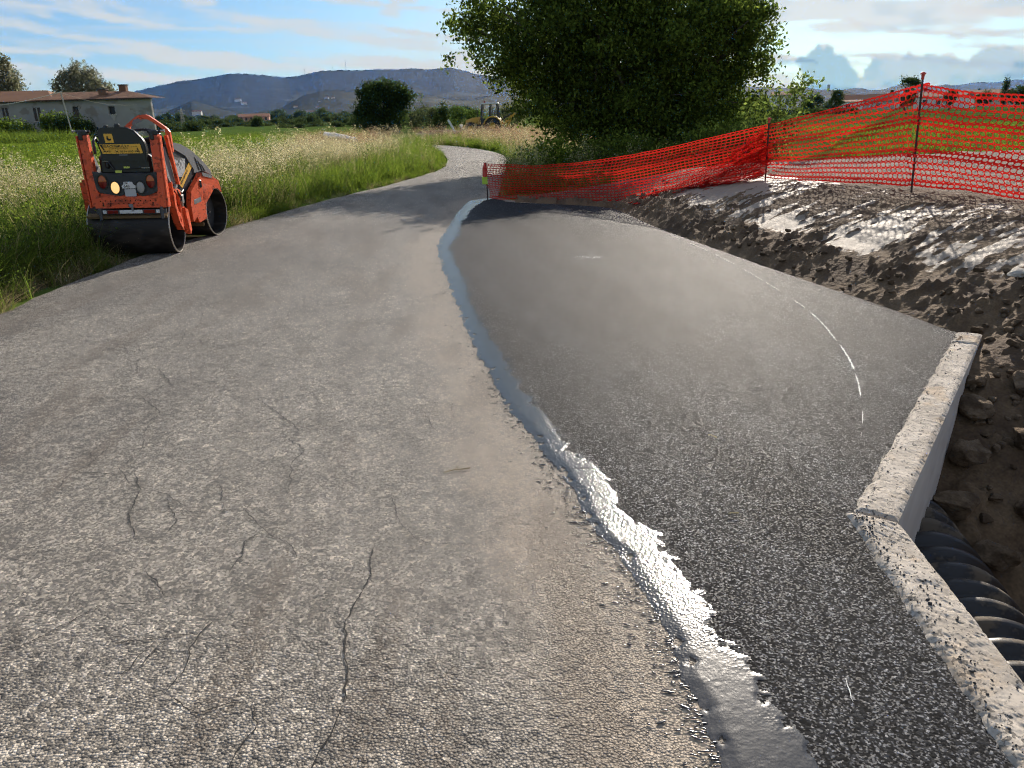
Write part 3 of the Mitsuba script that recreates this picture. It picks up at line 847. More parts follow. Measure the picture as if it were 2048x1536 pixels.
fz = lambda x, y, dz=0.0: [x, y, bank_at(x, y) + dz]
fence = thing('barrier_fence', 'orange plastic mesh barrier fence on thin iron posts along the edge of the works', 'fence')
p0, p1, p2, p3, p4, p5 = (-.4, 16.2), (.41, 15.6), (2.0, 14.4), (4.0, 12.3), (4.88, 9.6), (6.3, 6.1)
b1 = [[-.4, 16.2, .02], [.0, 15.75, -.01], [.5, 15.42, .02], [1.2, 14.95, .02], [2.0, 14.35, .05], [2.6, 13.75, .24], [3.3, 13.0, .46], [4.0, 12.3, .64]]
t1 = [[-.4, 16.2, .70], [.5, 15.5, .68], [1.3, 14.95, .74], [2.0, 14.4, .86], [2.6, 13.8, 1.00], [3.3, 13.0, 1.20], [4.0, 12.3, 1.40]]
add('netting', net(b1, t1, .080, 16, .045, lambda u, v: .10 * np.sin(v * 5 + 1) * np.exp(-((u - .25) / .3) ** 2) + .03 * np.sin(v * 13 + u * 4), 601), 'm_net', fence)
bb = [[2.1, 13.9, .06], [2.7, 13.35, .20], [3.3, 12.75, .42], [3.97, 12.22, .62]]
bt = [[2.3, 13.9, .17], [2.9, 13.3, .46], [3.5, 12.72, .90], [3.97, 12.25, 1.38]]
gath = net(bb, bt, .036, 24, .05, lambda u, v: .07 * np.sin(v * 38 + 9 * u + 3 * fb(u * 9, v * 4, 2, 5)) * (.3 + u) + .05 * np.sin(u * 60 + v * 9), 611, .33, .29, False)
gath = cat([gath, net([[a, b - .12, c + .02] for a, b, c in bb], [[a + .1, b - .10, c * .86] for a, b, c in bt], .034, 20, .06, lambda u, v: .08 * np.sin(v * 31 + 14 * u + 2) * (.3 + u) + .06 * np.sin(u * 47 + v * 12), 615, .33, .29, False)])
k = tag(add('gathered_netting', gath, 'm_net', fence), 'net gathered into a dense red bundle at the middle post')
b2 = [fz(4.0, 12.3, .02), fz(4.25, 11.6, .0), fz(4.5, 10.9, .02), fz(4.7, 10.2, .04), fz(4.88, 9.6, .05)]
t2 = [[4.0, 12.3, 1.40], [4.25, 11.55, 1.52], [4.5, 10.8, 1.65], [4.7, 10.15, 1.76], [4.86, 9.6, 1.87]]
add('netting', net(b2, t2, .074, 16, .035, lambda u, v: .11 * np.exp(-((v - .12 - .85 * u) / .07) ** 2) + .03 * np.sin(v * 20), 621), 'm_net', fence)
b3 = [fz(4.88, 9.6, .05), fz(5.15, 8.9, .03), fz(5.42, 8.2, .02), fz(5.9, 7.1, .02), fz(6.3, 6.1, .03)]
t3 = [[4.86, 9.6, 1.86], [5.15, 8.9, 1.74], [5.42, 8.2, 1.70], [5.9, 7.1, 1.72], [6.3, 6.1, 1.80]]
add('netting', net(b3, t3, .074, 16, .06, lambda u, v: .05 * np.sin(v * 16 + 3 * u), 631), 'm_net', fence)
for (x0, y0, z0), (x1, y1, z1), cap in (((-.40, 16.2, -.1), (-.41, 16.2, .72), 0), ((4.02, 12.28, .3), (4.0, 12.28, 1.45), 1), ((4.93, 9.56, .35), (4.86, 9.56, 1.94), 1), ((6.32, 6.08, .3), (6.3, 6.08, 1.95), 1)):
    k = add('post', tube([(x0, y0, z0), (x1, y1, z1)], .0125, 8), 'm_iron', fence, smooth=40)
    if cap:
        c = lathe([(0.0001, .055), (.014, .05), (.030, .038), (.034, .028), (.018, .024), (.016, -.03), (.0001, -.03)], 16, 'z')
        add('cap', moved(c, (x1, y1, z1 - .01)), 'm_cap', k, smooth=40)
    else:
        c = lathe([(.0001, .22), (.018, .22), (.022, .17), (.045, .12), (.048, -.06), (.0001, -.06)], 16, 'z')
        tag(add('bottle', moved(c, (x1 - .03, y1 - .03, .50)), 'm_cap', k, smooth=40), 'red bottle-shaped marker tied to the post')
        tag(add('reflective_tag', box((x1 - .035, y1 - .06, .37), (.11, .012, .15), .004), 'm_hivis', k), 'yellow-green tag')

# ------------------------------------------------------------------ leaves and blades
VC = {'type': 'mesh_attribute', 'name': 'vertex_color'}
scene['m_blade'] = {'type': 'principledthin', 'base_color': VC, 'roughness': 0.42, 'diff_trans': 1.2, 'spec_trans': 0.0, 'eta': 1.4}
scene['m_leaf'] = {'type': 'principledthin', 'base_color': VC, 'roughness': 0.40, 'diff_trans': 1.1, 'spec_trans': 0.0, 'eta': 1.4}
bumped('m_bark', proc(lambda p, n, uv: mix((0.05, 0.04, 0.03), (0.13, 0.11, 0.085), fbm(p.x * 12, p.y * 12, p.z * 4, 4))), 0.95, lambda p, n, uv: fbm(p.x * 25, p.y * 25, p.z * 6, 3), 0.02, 0.006, specular=0.2)


def blades(r, n, h, w, spread, lean, cols, seg=3, droop=.55, base_r=None):
    """n bent tapering blades from a tuft."""
    hh = r.uniform(h[0], h[1], n)
    ww = r.uniform(w[0], w[1], n)
    az = r.uniform(0, 2 * np.pi, n)
    rr = spread * np.sqrt(r.random(n))
    pa = r.uniform(0, 2 * np.pi, n)
    b0 = np.stack([rr * np.cos(pa), rr * np.sin(pa), np.full(n, -.03)], 1)
    ln = r.uniform(lean[0], lean[1], n)
    dr_ = r.uniform(0, droop, n)
    t = np.linspace(0, 1, seg + 1)[None]
    out = (ln[:, None] * t + dr_[:, None] * t ** 2.6) * hh[:, None]
    z = (t - .42 * dr_[:, None] * t ** 3.2) * hh[:, None]
    d = np.stack([np.cos(az), np.sin(az)], 1)
    p = np.stack([b0[:, :1] + d[:, :1] * out, b0[:, 1:2] + d[:, 1:2] * out, b0[:, 2:] + z], -1)      # n, seg+1, 3
    tw = r.uniform(-.9, .9, n)
    side = np.stack([-d[:, 1] * np.cos(tw) + d[:, 0] * np.sin(tw), d[:, 0] * np.cos(tw) + d[:, 1] * np.sin(tw), r.uniform(-.3, .3, n)], 1)
    wid = ww[:, None] * np.clip(1.15 - t ** 1.7 * 1.13, .02, 1)
    L = p + side[:, None] * wid[..., None] / 2
    R = p - side[:, None] * wid[..., None] / 2
    v = np.stack([L, R], 2).reshape(n, -1, 3)
    k = 2 * (seg + 1)
    i = np.arange(seg)
    f1 = np.vstack([np.stack([2 * i, 2 * i + 1, 2 * i + 3], 1), np.stack([2 * i, 2 * i + 3, 2 * i + 2], 1)])
    f = (np.arange(n)[:, None, None] * k + f1[None]).reshape(-1, 3)
    cols = np.array(cols, float)
    c = cols[r.integers(len(cols), size=n)] * r.uniform(.7, 1.3, (n, 1))
    c = np.repeat(c, k, 0)
    return v.reshape(-1, 3), f, c, p[:, -1], d


def flakes(r, pos, size, cols, long=2.2, flat=False):
    """Small pointed leaf or spikelet faces at the given points."""
    n = len(pos)
    a = r.normal(size=(n, 3))
    if flat:
        a[:, 2] *= .35
    a /= np.linalg.norm(a, axis=1, keepdims=True)
    b = r.normal(size=(n, 3))
    b = np.cross(a, b)
    b /= np.linalg.norm(b, axis=1, keepdims=True)
    s = r.uniform(size[0], size[1], n)[:, None]
    fold = np.cross(a, b) * s * .16
    v = np.stack([pos - a * s * long / 2, pos + b * s / 2 + fold, pos + a * s * long / 2, pos - b * s / 2 + fold], 1).reshape(-1, 3)
    k = np.arange(n)[:, None] * 4
    f = np.vstack([k + [[0, 1, 2]], k + [[0, 2, 3]]])
    cols = np.array(cols, float)
    c = cols[r.integers(len(cols), size=n)] * r.uniform(.75, 1.25, (n, 1))
    return v, f, np.repeat(c, 4, 0)


def merge(*parts):
    v, f, c, o = [], [], [], 0
    for q in parts:
        v.append(q[0]); f.append(q[1] + o); c.append(q[2]); o += len(q[0])
    return np.vstack(v), np.vstack(f), np.clip(np.vstack(c), 0, .9)


G_FRESH = [(.17, .24, .030), (.13, .20, .026), (.22, .29, .040), (.10, .16, .022)]
G_DEEP = [(.08, .125, .022), (.10, .15, .025), (.06, .095, .02)]
G_DRY = [(.42, .35, .20), (.34, .27, .15), (.50, .43, .27), (.26, .21, .11)]
G_MIX = G_FRESH[:2] + G_DEEP + [(.22, .22, .07), (.30, .27, .12)]
OAT = [(.50, .45, .26), (.42, .37, .19), (.60, .55, .36)]
RED = [(.30, .16, .11), (.36, .22, .15), (.26, .17, .09)]


def tuft_fresh(s):
    r = np.random.default_rng(s)
    return merge(blades(r, 70, (.25, .62), (.006, .013), .16, (.05, .45), G_FRESH, 3, .7), blades(r, 14, (.15, .4), (.004, .008), .18, (.1, .6), G_MIX, 2))


def tuft_weeds(s):
    r = np.random.default_rng(s)
    a = blades(r, 34, (.35, .85), (.008, .020), .17, (.05, .5), G_MIX, 4, .95)
    b = blades(r, 30, (.3, .75), (.003, .007), .18, (.0, .35), G_DRY + G_MIX, 3, .4)
    n = 70
    pos = np.stack([r.normal(0, .14, n), r.normal(0, .14, n), r.uniform(.1, .6, n)], 1)
    return merge(a, b, flakes(r, pos, (.012, .03), G_DEEP + G_FRESH[:1], 2.0))


def tuft_oats(s, h=(.85, 1.3), cols=OAT, nst=10, green=30):
    r = np.random.default_rng(s)
    st = blades(r, nst, h, (.0025, .004), .17, (.0, .28), G_DRY, 4, .32)
    pos = []
    for tip, d, hh in zip(st[3], st[4], r.uniform(.8, 1, nst)):
        m = int(r.integers(8, 14))
        t = r.random(m)
        sp = .07 * (1.15 - t)
        pos.append(np.stack([tip[0] - d[0] * .10 * (1 - t) + r.normal(0, 1, m) * sp, tip[1] - d[1] * .10 * (1 - t) + r.normal(0, 1, m) * sp, tip[2] - .26 * (1 - t) - r.random(m) * .03], 1))
    fl = flakes(r, np.vstack(pos), (.009, .017), cols, 2.6)
    return merge(st, fl, blades(r, green, (.3, .75), (.004, .010), .19, (.05, .4), G_MIX + G_DRY[:2], 3, .6))


def tuft_straw(s):
    r = np.random.default_rng(s)
    return merge(blades(r, 60, (.15, .5), (.003, .007), .2, (.2, 1.3), G_DRY + [(.18, .16, .06)], 3, .8), blades(r, 12, (.2, .5), (.006, .012), .18, (.1, .6), G_FRESH, 3))


def tuft_low(s):
    r = np.random.default_rng(s)
    n = 130
    pos = np.stack([r.normal(0, .28, n), r.normal(0, .28, n), r.uniform(.02, .32, n)], 1)
    return merge(flakes(r, pos, (.03, .06), G_FRESH + G_DEEP[:1], 2.0), blades(r, 26, (.2, .45), (.01, .02), .35, (.1, .5), G_FRESH, 2))


def tuft_reed(s):
    r = np.random.default_rng(s)
    return merge(blades(r, 46, (1.0, 2.1), (.03, .055), .55, (.05, .35), G_FRESH + G_DEEP, 4, .8), blades(r, 30, (.5, 1.3), (.03, .05), .6, (.1, .5), G_DEEP, 3, .8))


def group(name, fn, seeds, bsdf='m_blade'):
    keys = []
    for s in seeds:
        v, f, c = fn(s)
        key = f'{name}_{s}'
        scene[key] = {'type': 'shapegroup', 'tuft': mikit.ply((v, f), bsdf, color=c)}
        keys.append(key)
    return keys


TUFT = {'fresh': group('proto_fresh', tuft_fresh, (11, 12, 13)), 'weeds': group('proto_weeds', tuft_weeds, (21, 22, 23)), 'oats': group('proto_oats', tuft_oats, (31, 32, 33)),
        'red': group('proto_red', lambda s: tuft_oats(s, (.8, 1.15), RED, 12, 22), (41, 42)), 'straw': group('proto_straw', tuft_straw, (51, 52)), 'low': group('proto_low', tuft_low, (61, 62)), 'reed': group('proto_reed', tuft_reed, (71, 72))}
counts = {}


def plant(stuff, kind, x, y, s=1.0, z=None, r=None):
    r = r or rng
    n = counts[stuff] = counts.get(stuff, 0) + 1
    ks = TUFT[kind]
    z = float(ground_z(x, y)) if z is None else z
    scene[f'{stuff}__{n:03d}'] = {'type': 'instance', 'to_world': T().translate([float(x), float(y), z]).rotate([0, 0, 1], float(r.uniform(0, 360))).scale([s, s, s * float(r.uniform(.85, 1.15))]), 'g': {'type': 'ref', 'id': ks[int(r.integers(len(ks)))]}}


roadL_line = LineString(roadL_s)
rv = np.random.default_rng(77)
ROAD_CLEAR = OLDROAD.buffer(.02)


def left_of_road(n, tmin, tmax, dmin, dmax, power=1.0):
    t = rv.uniform(tmin, tmax, n)
    d = dmin + (dmax - dmin) * rv.random(n) ** power
    p = np.array([roadL_line.interpolate(a).coords[0] for a in t])
    q = np.array([roadL_line.interpolate(a + .3).coords[0] for a in t])
    e = q - p
    e /= np.linalg.norm(e, axis=1, keepdims=True)
    return p + np.stack([-e[:, 1], e[:, 0]], 1) * d[:, None], d


def tarc(y):
    return float(roadL_line.project(Point(float(np.interp(y, [p[1] for p in ROAD_L], [p[0] for p in ROAD_L])), y)))


def seen(x, y, m=1.5):
    return x > -.70 * (y + 2) - m


# near verge: weeds, oats and straw
for n, y0, y1, d0, d1, pw in ((1800, 4.5, 15, .04, 3.0, 1.0), (500, 4.5, 15, 2.6, 6.0, 1.2), (1500, 14, 30, .05, 5.5, 1.1), (1100, 29, 47, .05, 6.5, 1.1)):
    pts, ds = left_of_road(n, tarc(y0), tarc(y1), d0, d1, pw)
    for (x, y), d in zip(pts, ds):
        if not seen(x, y) or (-5.55 < x < -4.2 and 9.75 < y < 12.5):
            continue
        u = rv.random()
        patch = float(fb(np.array([x / 2.2]), np.array([y / 2.2]), 2, 300)[0])
        if y < 13.5:
            if d < .5:
                kind, s = ('straw', rv.uniform(.5, .9)) if u < .5 else ('weeds', rv.uniform(.35, .6))
            elif d < 3.4:
                kind = 'weeds' if u < .48 else 'oats' if u < .48 + .22 * (patch > .46) else 'fresh' if u < .9 else 'straw'
                s = rv.uniform(.75, 1.2) * (.72 if kind == 'oats' else 1) * (1 - .15 * sstep(8.5, 6, y))
            else:
                kind, s = ('fresh' if u < .4 else 'low'), rv.uniform(.4, .65)
        else:
            lush = sstep(12.5, 17, y)
            if d < .35:
                kind, s = ('fresh' if u < .6 else 'straw'), rv.uniform(.35, .6)
            elif d < 1.7 + 1.0 * patch:
                kind, s = ('fresh' if u < .45 + .45 * lush else 'weeds' if u < .95 else 'oats'), rv.uniform(.75, 1.25)
                if y < 17:
                    kind, s = ('weeds' if u < .55 else 'oats' if u < .75 else 'fresh'), rv.uniform(.8, 1.25)
            else:
                redz = sstep(30, 38, y)
                kind = 'red' if u < .38 * redz else 'oats' if u < .15 + .55 * sstep(.42, .58, patch) else 'weeds' if u < .8 else 'fresh'
                s = rv.uniform(.75, 1.1)
        plant('verge_grass', kind, x, y, s, r=rv)
tag('verge_grass', 'tall roadside grass with wild oats, weeds and dry straw', kind='stuff')
# low field beyond, and the tall reedy crop in front of the farmhouse
for k in range(3600):
    y = 8 + 54 * rv.random() ** .9
    x = rv.uniform(-.72 * (y + 2) - 1, -7.2 - .06 * y)
    if y > 30 and x > -12:
        continue
    plant('field_crop', 'low' if rv.random() < .8 else 'fresh', x, y, rv.uniform(.6, 1.1) * (1 + .012 * y), r=rv)
tag('field_crop', 'low green crop covering the field on the left', kind='stuff')
for k in range(760):
    y = rv.uniform(60, 67)
    x = rv.uniform(-52, -11)
    plant('reed_row', 'reed', x, y, rv.uniform(.6, .95) * (1.0 if x < -34 else .55), r=rv)
tag('reed_row', 'tall leafy reeds growing in a belt in front of the farmhouse', kind='stuff')
# right-hand side of the road, under and before the big tree
for k in range(1500):
    y = rv.uniform(17, 50)
    xr = float(np.interp(y, [16.3, 18.8, 22.6, 27, 31.7, 36.2, 41, 45.2, 51.5], [-.2, -.15, -.05, .1, .05, -.4, -1.55, -2.97, -6.5]))
    d = rv.random() ** 1.4 * 7 if y < 30 else rv.random() * 5
    x = xr + .15 + d
    if BANK.buffer(-1.2).contains(Point(x, y)):
        continue
    u = rv.random()
    if y < 27:
        kind = 'weeds' if u < .5 else 'oats' if u < .68 else 'fresh'
        s = rv.uniform(.6, .95)
    else:
        kind = 'fresh' if (u < .6 and d < 3) else 'red' if u < .85 else 'oats'
        s = rv.uniform(.7, 1.05)
    plant('bank_grass', kind, x, y, s, r=rv)
for k in range(420):
    y = rv.uniform(52, 67)
    x = rv.uniform(-7.5, 4)
    if OLDROAD.buffer(.4).contains(Point(x, y)):
        continue
    plant('bank_grass', 'fresh' if rv.random() < .65 else 'red' if rv.random() < .7 else 'weeds', x, y, rv.uniform(.55, .95), r=rv)
tag('bank_grass', 'tall grass on the right of the road below the big tree', kind='stuff')
# field behind the fence
for k in range(1500):
    y = rv.uniform(19, 55)
    x = rv.uniform(.30 * y + 3.2, .75 * y + 6)
    if Point(x, y).distance(Point(4, 25)) < 4.5:
        continue
    plant('meadow_grass', 'fresh' if rv.random() < .75 else 'low', x, y, rv.uniform(.35, .65), r=rv)
tag('meadow_grass', 'short green grass of the field behind the orange fence', kind='stuff')


# ------------------------------------------------------------------ trees
def limb(r, a, b, r0, r1, n=6, bend=.12):
    a, b = np.array(a, float), np.array(b, float)
    t = np.linspace(0, 1, n)[:, None]
    L = np.linalg.norm(b - a)
    w = r.normal(0, bend * L, 3) * np.sin(np.pi * t) + r.normal(0, bend * L * .3, 3) * np.sin(2 * np.pi * t)
    return tube(a + (b - a) * t + w, np.linspace(r0, r1, n), 7)


def crown_points(r, lobes, n, clump, per):
    """Leaves gathered in clumps spread through ellipsoid lobes, denser toward their skins."""
    vol = np.array([np.prod(l[3:6]) ** .8 for l in lobes])
    nc = max(1, n // per)
    which = r.choice(len(lobes), nc, p=vol / vol.sum())
    d = r.normal(size=(nc, 3))
    d /= np.linalg.norm(d, axis=1, keepdims=True)
    rad = r.random(nc) ** (1 / 4.5)
    L = np.array([l[:6] for l in lobes])[which]
    c = L[:, :3] + d * rad[:, None] * L[:, 3:6] * r.uniform(.85, 1.12, (nc, 1))
    p = np.repeat(c, per, 0) + np.clip(r.normal(0, 1, (nc * per, 3)), -1.7, 1.7) * clump * np.repeat(r.uniform(.5, 1.3, nc), per)[:, None]
    return p, c, np.repeat(np.arange(nc), per)


def tree(name, label, x, y, lobes, n, leaf, cols, trunk_h, trunk_r, seed, group=None, clump=.3, per=26, limbs=14, long=1.9, stems=1, twigs=0, cat_='tree'):
    r = np.random.default_rng(seed)
    key = thing(name, label, cat_, group)
    z0 = float(ground_z(x, y)) - .05
    lob = [(l[0] + x, l[1] + y, l[2] + z0, *l[3:]) for l in lobes]
    p, c, w = crown_points(r, lob, n, clump, per)
    ok = p[:, 2] > z0 + .05
    p, w = p[ok], w[ok]
    v, f, col = flakes(r, p, leaf, cols, long)
    tone = r.uniform(.58, 1.45, len(c))[w]
    add('crown', (v, f), 'm_leaf', key, color=np.clip(col * np.repeat(tone, 4)[:, None], 0, .9))
    ms = []
    for s in range(stems):
        bx, by = (x, y) if stems == 1 else (x + r.normal(0, .5), y + r.normal(0, .4))
        top = np.array([bx + r.normal(0, .12 * trunk_h), by + r.normal(0, .12 * trunk_h), z0 + trunk_h])
        ms.append(limb(r, (bx, by, z0 - .2), top, trunk_r * 1.25, trunk_r * .7, 7, .04))
        for q in c[r.choice(len(c), min(limbs, len(c)), replace=False)]:
            ms.append(limb(r, top - [0, 0, trunk_h * r.uniform(0, .35)], q, trunk_r * .45, trunk_r * .08, 6, .08))
    for q in c[r.choice(len(c), min(twigs, len(c)), replace=False)]:
        ms.append(limb(r, np.array([x, y, z0 + trunk_h]) * .45 + q * .55, q, trunk_r * .12, .006, 4, .1))
    add('trunk', cat(ms), 'm_bark', key, smooth=60)
    return key


LEAF_BIG = [(.08, .12, .02), (.115, .165, .027), (.17, .22, .036), (.06, .09, .02)]
LEAF_DARK = [(.035, .06, .016), (.05, .078, .02), (.028, .048, .014)]
BOUGHS = [(-2.2, 0, 3.5, 1.9, 2.0, 1.4), (-3.7, -.3, 3.45, 1.3, 1.2, .55), (-3.8, .2, 4.5, 1.1, 1.3, .7), (.2, 0, 3.1, 2.6, 2.4, 2.1), (2.0, .3, 3.2, 2.1, 2.1, 1.9), (-.6, 0, 4.5, 2.6, 2.1, .95), (1.9, .2, 4.4, 2.0, 1.8, .95), (-1.1, 0, 5.2, 1.7, 1.7, .8), (3.2, 0, 3.3, .9, 1.2, 1.2), (3.3, .3, 4.5, .8, 1.1, .65), (-1.6, .2, 2.1, 1.5, 1.8, 1.4), (.4, -.3, 1.6, 2.5, 2.0, 1.5), (2.3, 0, 1.6, 1.4, 1.8, 1.4), (3.75, -.2, 3.75, .8, .45, .26), (3.95, 0, 4.2, .45, .45, .22)]
rb = np.random.default_rng(909)
small_b = []
for l in BOUGHS:
    for _ in range(max(2, int(3.2 * (l[3] * l[4] * l[5]) ** .6))):
        d = rb.normal(size=3)
        d /= np.linalg.norm(d)
        q = rb.uniform(.34, .66)
        if l[2] + d[2] * l[5] > .3:
            small_b.append((l[0] + d[0] * l[3] * .93, l[1] + d[1] * l[4], min(l[2] + d[2] * l[5], 5.7), q * 1.15, q, q * .62))
for l in BOUGHS[:9]:                                                       # sprigs that stand out of the outline
    for _ in range(4):
        a = rb.uniform(-.4, np.pi + .4)
        q = rb.uniform(.16, .34)
        c_ = (l[0] + math.cos(a) * (l[3] + .25), l[1] + rb.normal(0, .5), min(l[2] + math.sin(a) * (l[5] + .2), 6.1))
        if -5.5 < c_[0] < 4.3:
            small_b.append((*c_, q * 1.5, q, q * .7))
tree('roadside_tree', 'large dense leafy tree filling the middle of the view behind the orange fence', 3.7, 25.2, [(*l[:3], *(np.array(l[3:]) * .82)) for l in BOUGHS] + small_b, 112000, (.05, .09), LEAF_BIG, 2.0, .16, 701, clump=.20, per=30, limbs=18, stems=4, twigs=160)
tree('sapling', 'young slender tree with pale sunlit leaves right of the large tree', 5.75, 17.6, [(0, 0, .75, .75, .6, .75), (-.25, 0, 1.4, .55, .5, .55), (.35, 0, 1.75, .45, .4, .35), (.75, 0, 2.05, .32, .3, .25), (-.45, 0, .5, .5, .5, .5)], 2600, (.04, .07), [(.12, .17, .035), (.16, .21, .045), (.08, .12, .03)], 1.0, .03, 711, clump=.12, per=9, limbs=14, stems=3, twigs=40)
r6 = np.random.default_rng(61)
for lab, x, y, w_, h_, n, cols in (('low sunlit bush at the foot of the large tree, nearest the road', 1.15, 22.3, .8, .85, 2600, G_FRESH), ('dark bush under the large tree, close behind the orange net', 2.9, 21.6, 1.4, 1.0, 4200, LEAF_BIG), ('dark bush under the right side of the large tree', 5.4, 21.5, 1.3, 1.1, 4200, LEAF_BIG), ('shrub between the large tree and the young slender tree', 6.6, 22.0, 1.0, 1.2, 3000, LEAF_BIG)):
    tree('shrub', lab, x, y, [(0, 0, h_ * .55, w_, w_ * .8, h_ * .6), (w_ * .4, 0, h_ * .5, w_ * .6, w_ * .6, h_ * .5)], n, (.035, .07), cols, h_ * .5, .03, int(r6.integers(9999)), clump=.14, per=14, limbs=8, cat_='bush')
tree('field_tree', 'solitary dark bushy tree standing in the field left of the yellow digger', -11.8, 80, [(-.2, 0, 2.3, 2.4, 2.2, 2.2), (.9, 0, 3.6, 1.6, 1.5, 1.1), (-1.3, 0, 3.9, 1.2, 1.2, .9), (2.2, 0, 3.3, 1.1, 1.0, .7), (0, 0, 4.5, 1.0, 1.0, .6), (-1.9, 0, 2.3, 1.0, 1.2, 1.0), (-.3, 0, .9, 1.9, 1.9, .9)], 16000, (.10, .17), LEAF_DARK, 1.6, .18, 721, clump=.28, per=20, limbs=16)
SILVER = [(.16, .17, .10), (.22, .22, .14), (.12, .13, .07), (.30, .29, .20)]
tree('poplar', 'tall pale-leaved tree with an airy crown rising behind the farmhouse roof', -62.3, 122, [(0, 0, 6.8, 3.4, 2.5, 2.6), (-2.6, 0, 6.6, 1.9, 1.6, 1.7), (2.6, 0, 6.0, 2.0, 1.6, 1.8), (.5, 0, 9.0, 1.8, 1.5, 1.3), (-1.2, 0, 8.3, 1.5, 1.5, 1.1), (3.9, 0, 5.8, 1.0, 1, 1.3)], 7000, (.16, .26), SILVER, 4.2, .22, 731, clump=.36, per=14, limbs=22, twigs=60)
tree('poplar', 'pale-leaved tree cut by the left edge of the photo, behind the farmhouse', -74.2, 122, [(0, 0, 8, 3.0, 2.5, 3.2), (1.6, 0, 7.2, 1.5, 1.6, 1.9), (0, 0, 10.6, 2.0, 1.6, 1.3)], 5200, (.16, .26), SILVER, 4.2, .24, 732, clump=.36, per=14, limbs=18, twigs=40)

# ------------------------------------------------------------------ hills
def hill_fn(p, n, uv):
    f = fbm(p.x * .004, p.y * .004, p.z * .01, 4)
    g = fbm(p.x * .03, p.y * .03, p.z * .05, 3)
    c = mix((0.006, 0.012, 0.010), (0.015, 0.024, 0.017), g)
    field = smoothstep(.56, .62, f) * smoothstep(190, 60, p.z)
    return mix(c, mi.Color3f(0.05, 0.055, 0.032) * (.6 + .8 * g), field * .7)


P('m_hill', proc(hill_fn), 0.95, specular=0.1)
HILLS = {}


def hill_range(name, crest, r0, r1, seed, label, bump=6.0, step=.07, rows=44):
    az = np.arange(crest[0][0], crest[-1][0], step)
    el = np.interp(az, [c[0] for c in crest], [c[1] for c in crest])
    el = np.convolve(np.pad(el, 3, mode='edge'), np.ones(7) / 7, 'valid')
    top = np.tan(np.radians(np.maximum(el, .02))) * r1 + 1.65
    t = np.concatenate([np.linspace(0, 1, rows), [1.1, 1.35]])
    A, Tt = np.meshgrid(np.radians(az), t, indexing='ij')
    R = r0 + (r1 - r0) * Tt
    X, Y = R * np.sin(A), R * np.cos(A)
    prof = np.where(Tt <= 1, Tt ** 1.25, 1 - 1.6 * (Tt - 1))
    rel = (fb(X / (r1 * .10), Y / (r1 * .10), 5, seed) - .5) * 2
    Z = top[:, None] * np.clip(prof * (1 + .30 * rel * np.clip(1 - Tt, 0, 1)), -.1, 1.2)
    Z = Z + bump * (fb(X / (bump * 2.2), Y / (bump * 2.2), 2, seed + 3) - .35) * np.clip(Tt * 4, 0, 1)
    v = np.stack([X, Y, Z - 3 * (Tt < .01)], -1).reshape(-1, 3)
    nv = len(t)
    i, j = np.meshgrid(np.arange(len(az) - 1), np.arange(nv - 1), indexing='ij')
    a = i * nv + j
    q = np.stack([a, a + nv, a + nv + 1, a + 1], -1).reshape(-1, 4)
    add(name, (v, q), 'm_hill', smooth=True)
    tag(name, label, kind='structure')
    HILLS[name] = cKDTree(v[:, :2] if False else np.stack([np.degrees(np.arctan2(v[:, 0], v[:, 1])), np.degrees(np.arctan2(v[:, 2] - 1.65, np.hypot(v[:, 0], v[:, 1])))], 1)), v


hill_range('hills', [(-48, .4), (-38, .6), (-31, .8), (-27.62, 0.99), (-24.69, 1.74), (-23.19, 2.08), (-21.35, 2.45), (-20.13, 2.58), (-18.87, 2.78), (-18.08, 2.9), (-17.0, 2.83), (-15.74, 2.72), (-14.79, 2.58), (-13.81, 2.7), (-12.47, 2.99), (-10.82, 3.0), (-9.82, 2.98), (-8.47, 3.02), (-7.12, 3.0), (-6.6, 3.05), (-5.42, 2.97), (-4.73, 2.99), (-3.53, 3.03), (-2.68, 2.82), (-2.0, 2.58), (-1.14, 2.46), (-0.27, 2.38), (0.76, 2.22), (2.49, 1.95), (6, 1.5), (11, 1.2), (15, .8), (19, .1)], 3000, 5600, 801, 'long wooded ridge of hills, blue with distance', 9.0)
hill_range('foothills', [(-26, .1), (-23.51, 0.16), (-22.23, 0.68), (-21.26, 1.08), (-20.78, 1.29), (-20.34, 1.16), (-19.16, 0.73), (-17.33, 0.31), (-15.35, 0.65), (-13.96, 1.35), (-12.6, 1.73), (-11.27, 1.77), (-9.62, 1.42), (-7.25, 1.21), (-5.17, 1.32), (-3.8, 0.97), (-2.41, 0.93), (-1.01, 1.16), (0.39, 1.25), (2.48, 1.1), (6, .8), (9, .2)], 1500, 2500, 811, 'lower wooded foothills with scattered houses', 5.0)
hill_range('low_hills', [(8, .3), (14.06, 1.14), (16.0, 1.33), (17.92, 1.15), (20.11, 1.08), (21.04, 0.92), (22.11, 0.86), (22.85, 0.93), (23.43, 0.94), (24.18, 0.79), (24.76, 0.8), (25.45, 1.01), (26.05, 1.17), (26.71, 1.03), (27.15, 0.9), (27.69, 0.93), (28.36, 1.0), (29.33, 0.76), (30.14, 0.68), (32.4, 0.54), (40, .5), (48, .3)], 4200, 6200, 821, 'low blue hills behind the village on the right', 8.0)
hill_range('near_low_hill', [(18.6, .05), (19.84, 0.66), (21.06, 0.8), (21.65, 0.9), (22.56, 0.81), (23.48, 0.54), (24.6, 0.05)], 2600, 3300, 831, 'small dark hill with a tower on its top', 6.0, .05)
hill_range('far_hills', [(25, .3), (26.87, 0.88), (28.51, 0.9), (30.07, 1.07), (30.86, 0.99), (31.61, 1.12), (32.31, 1.12), (33.59, 1.1), (40, 1.0), (48, .5)], 9000, 12500, 841, 'palest and farthest hills at the right edge', 12.0, .1, 24)

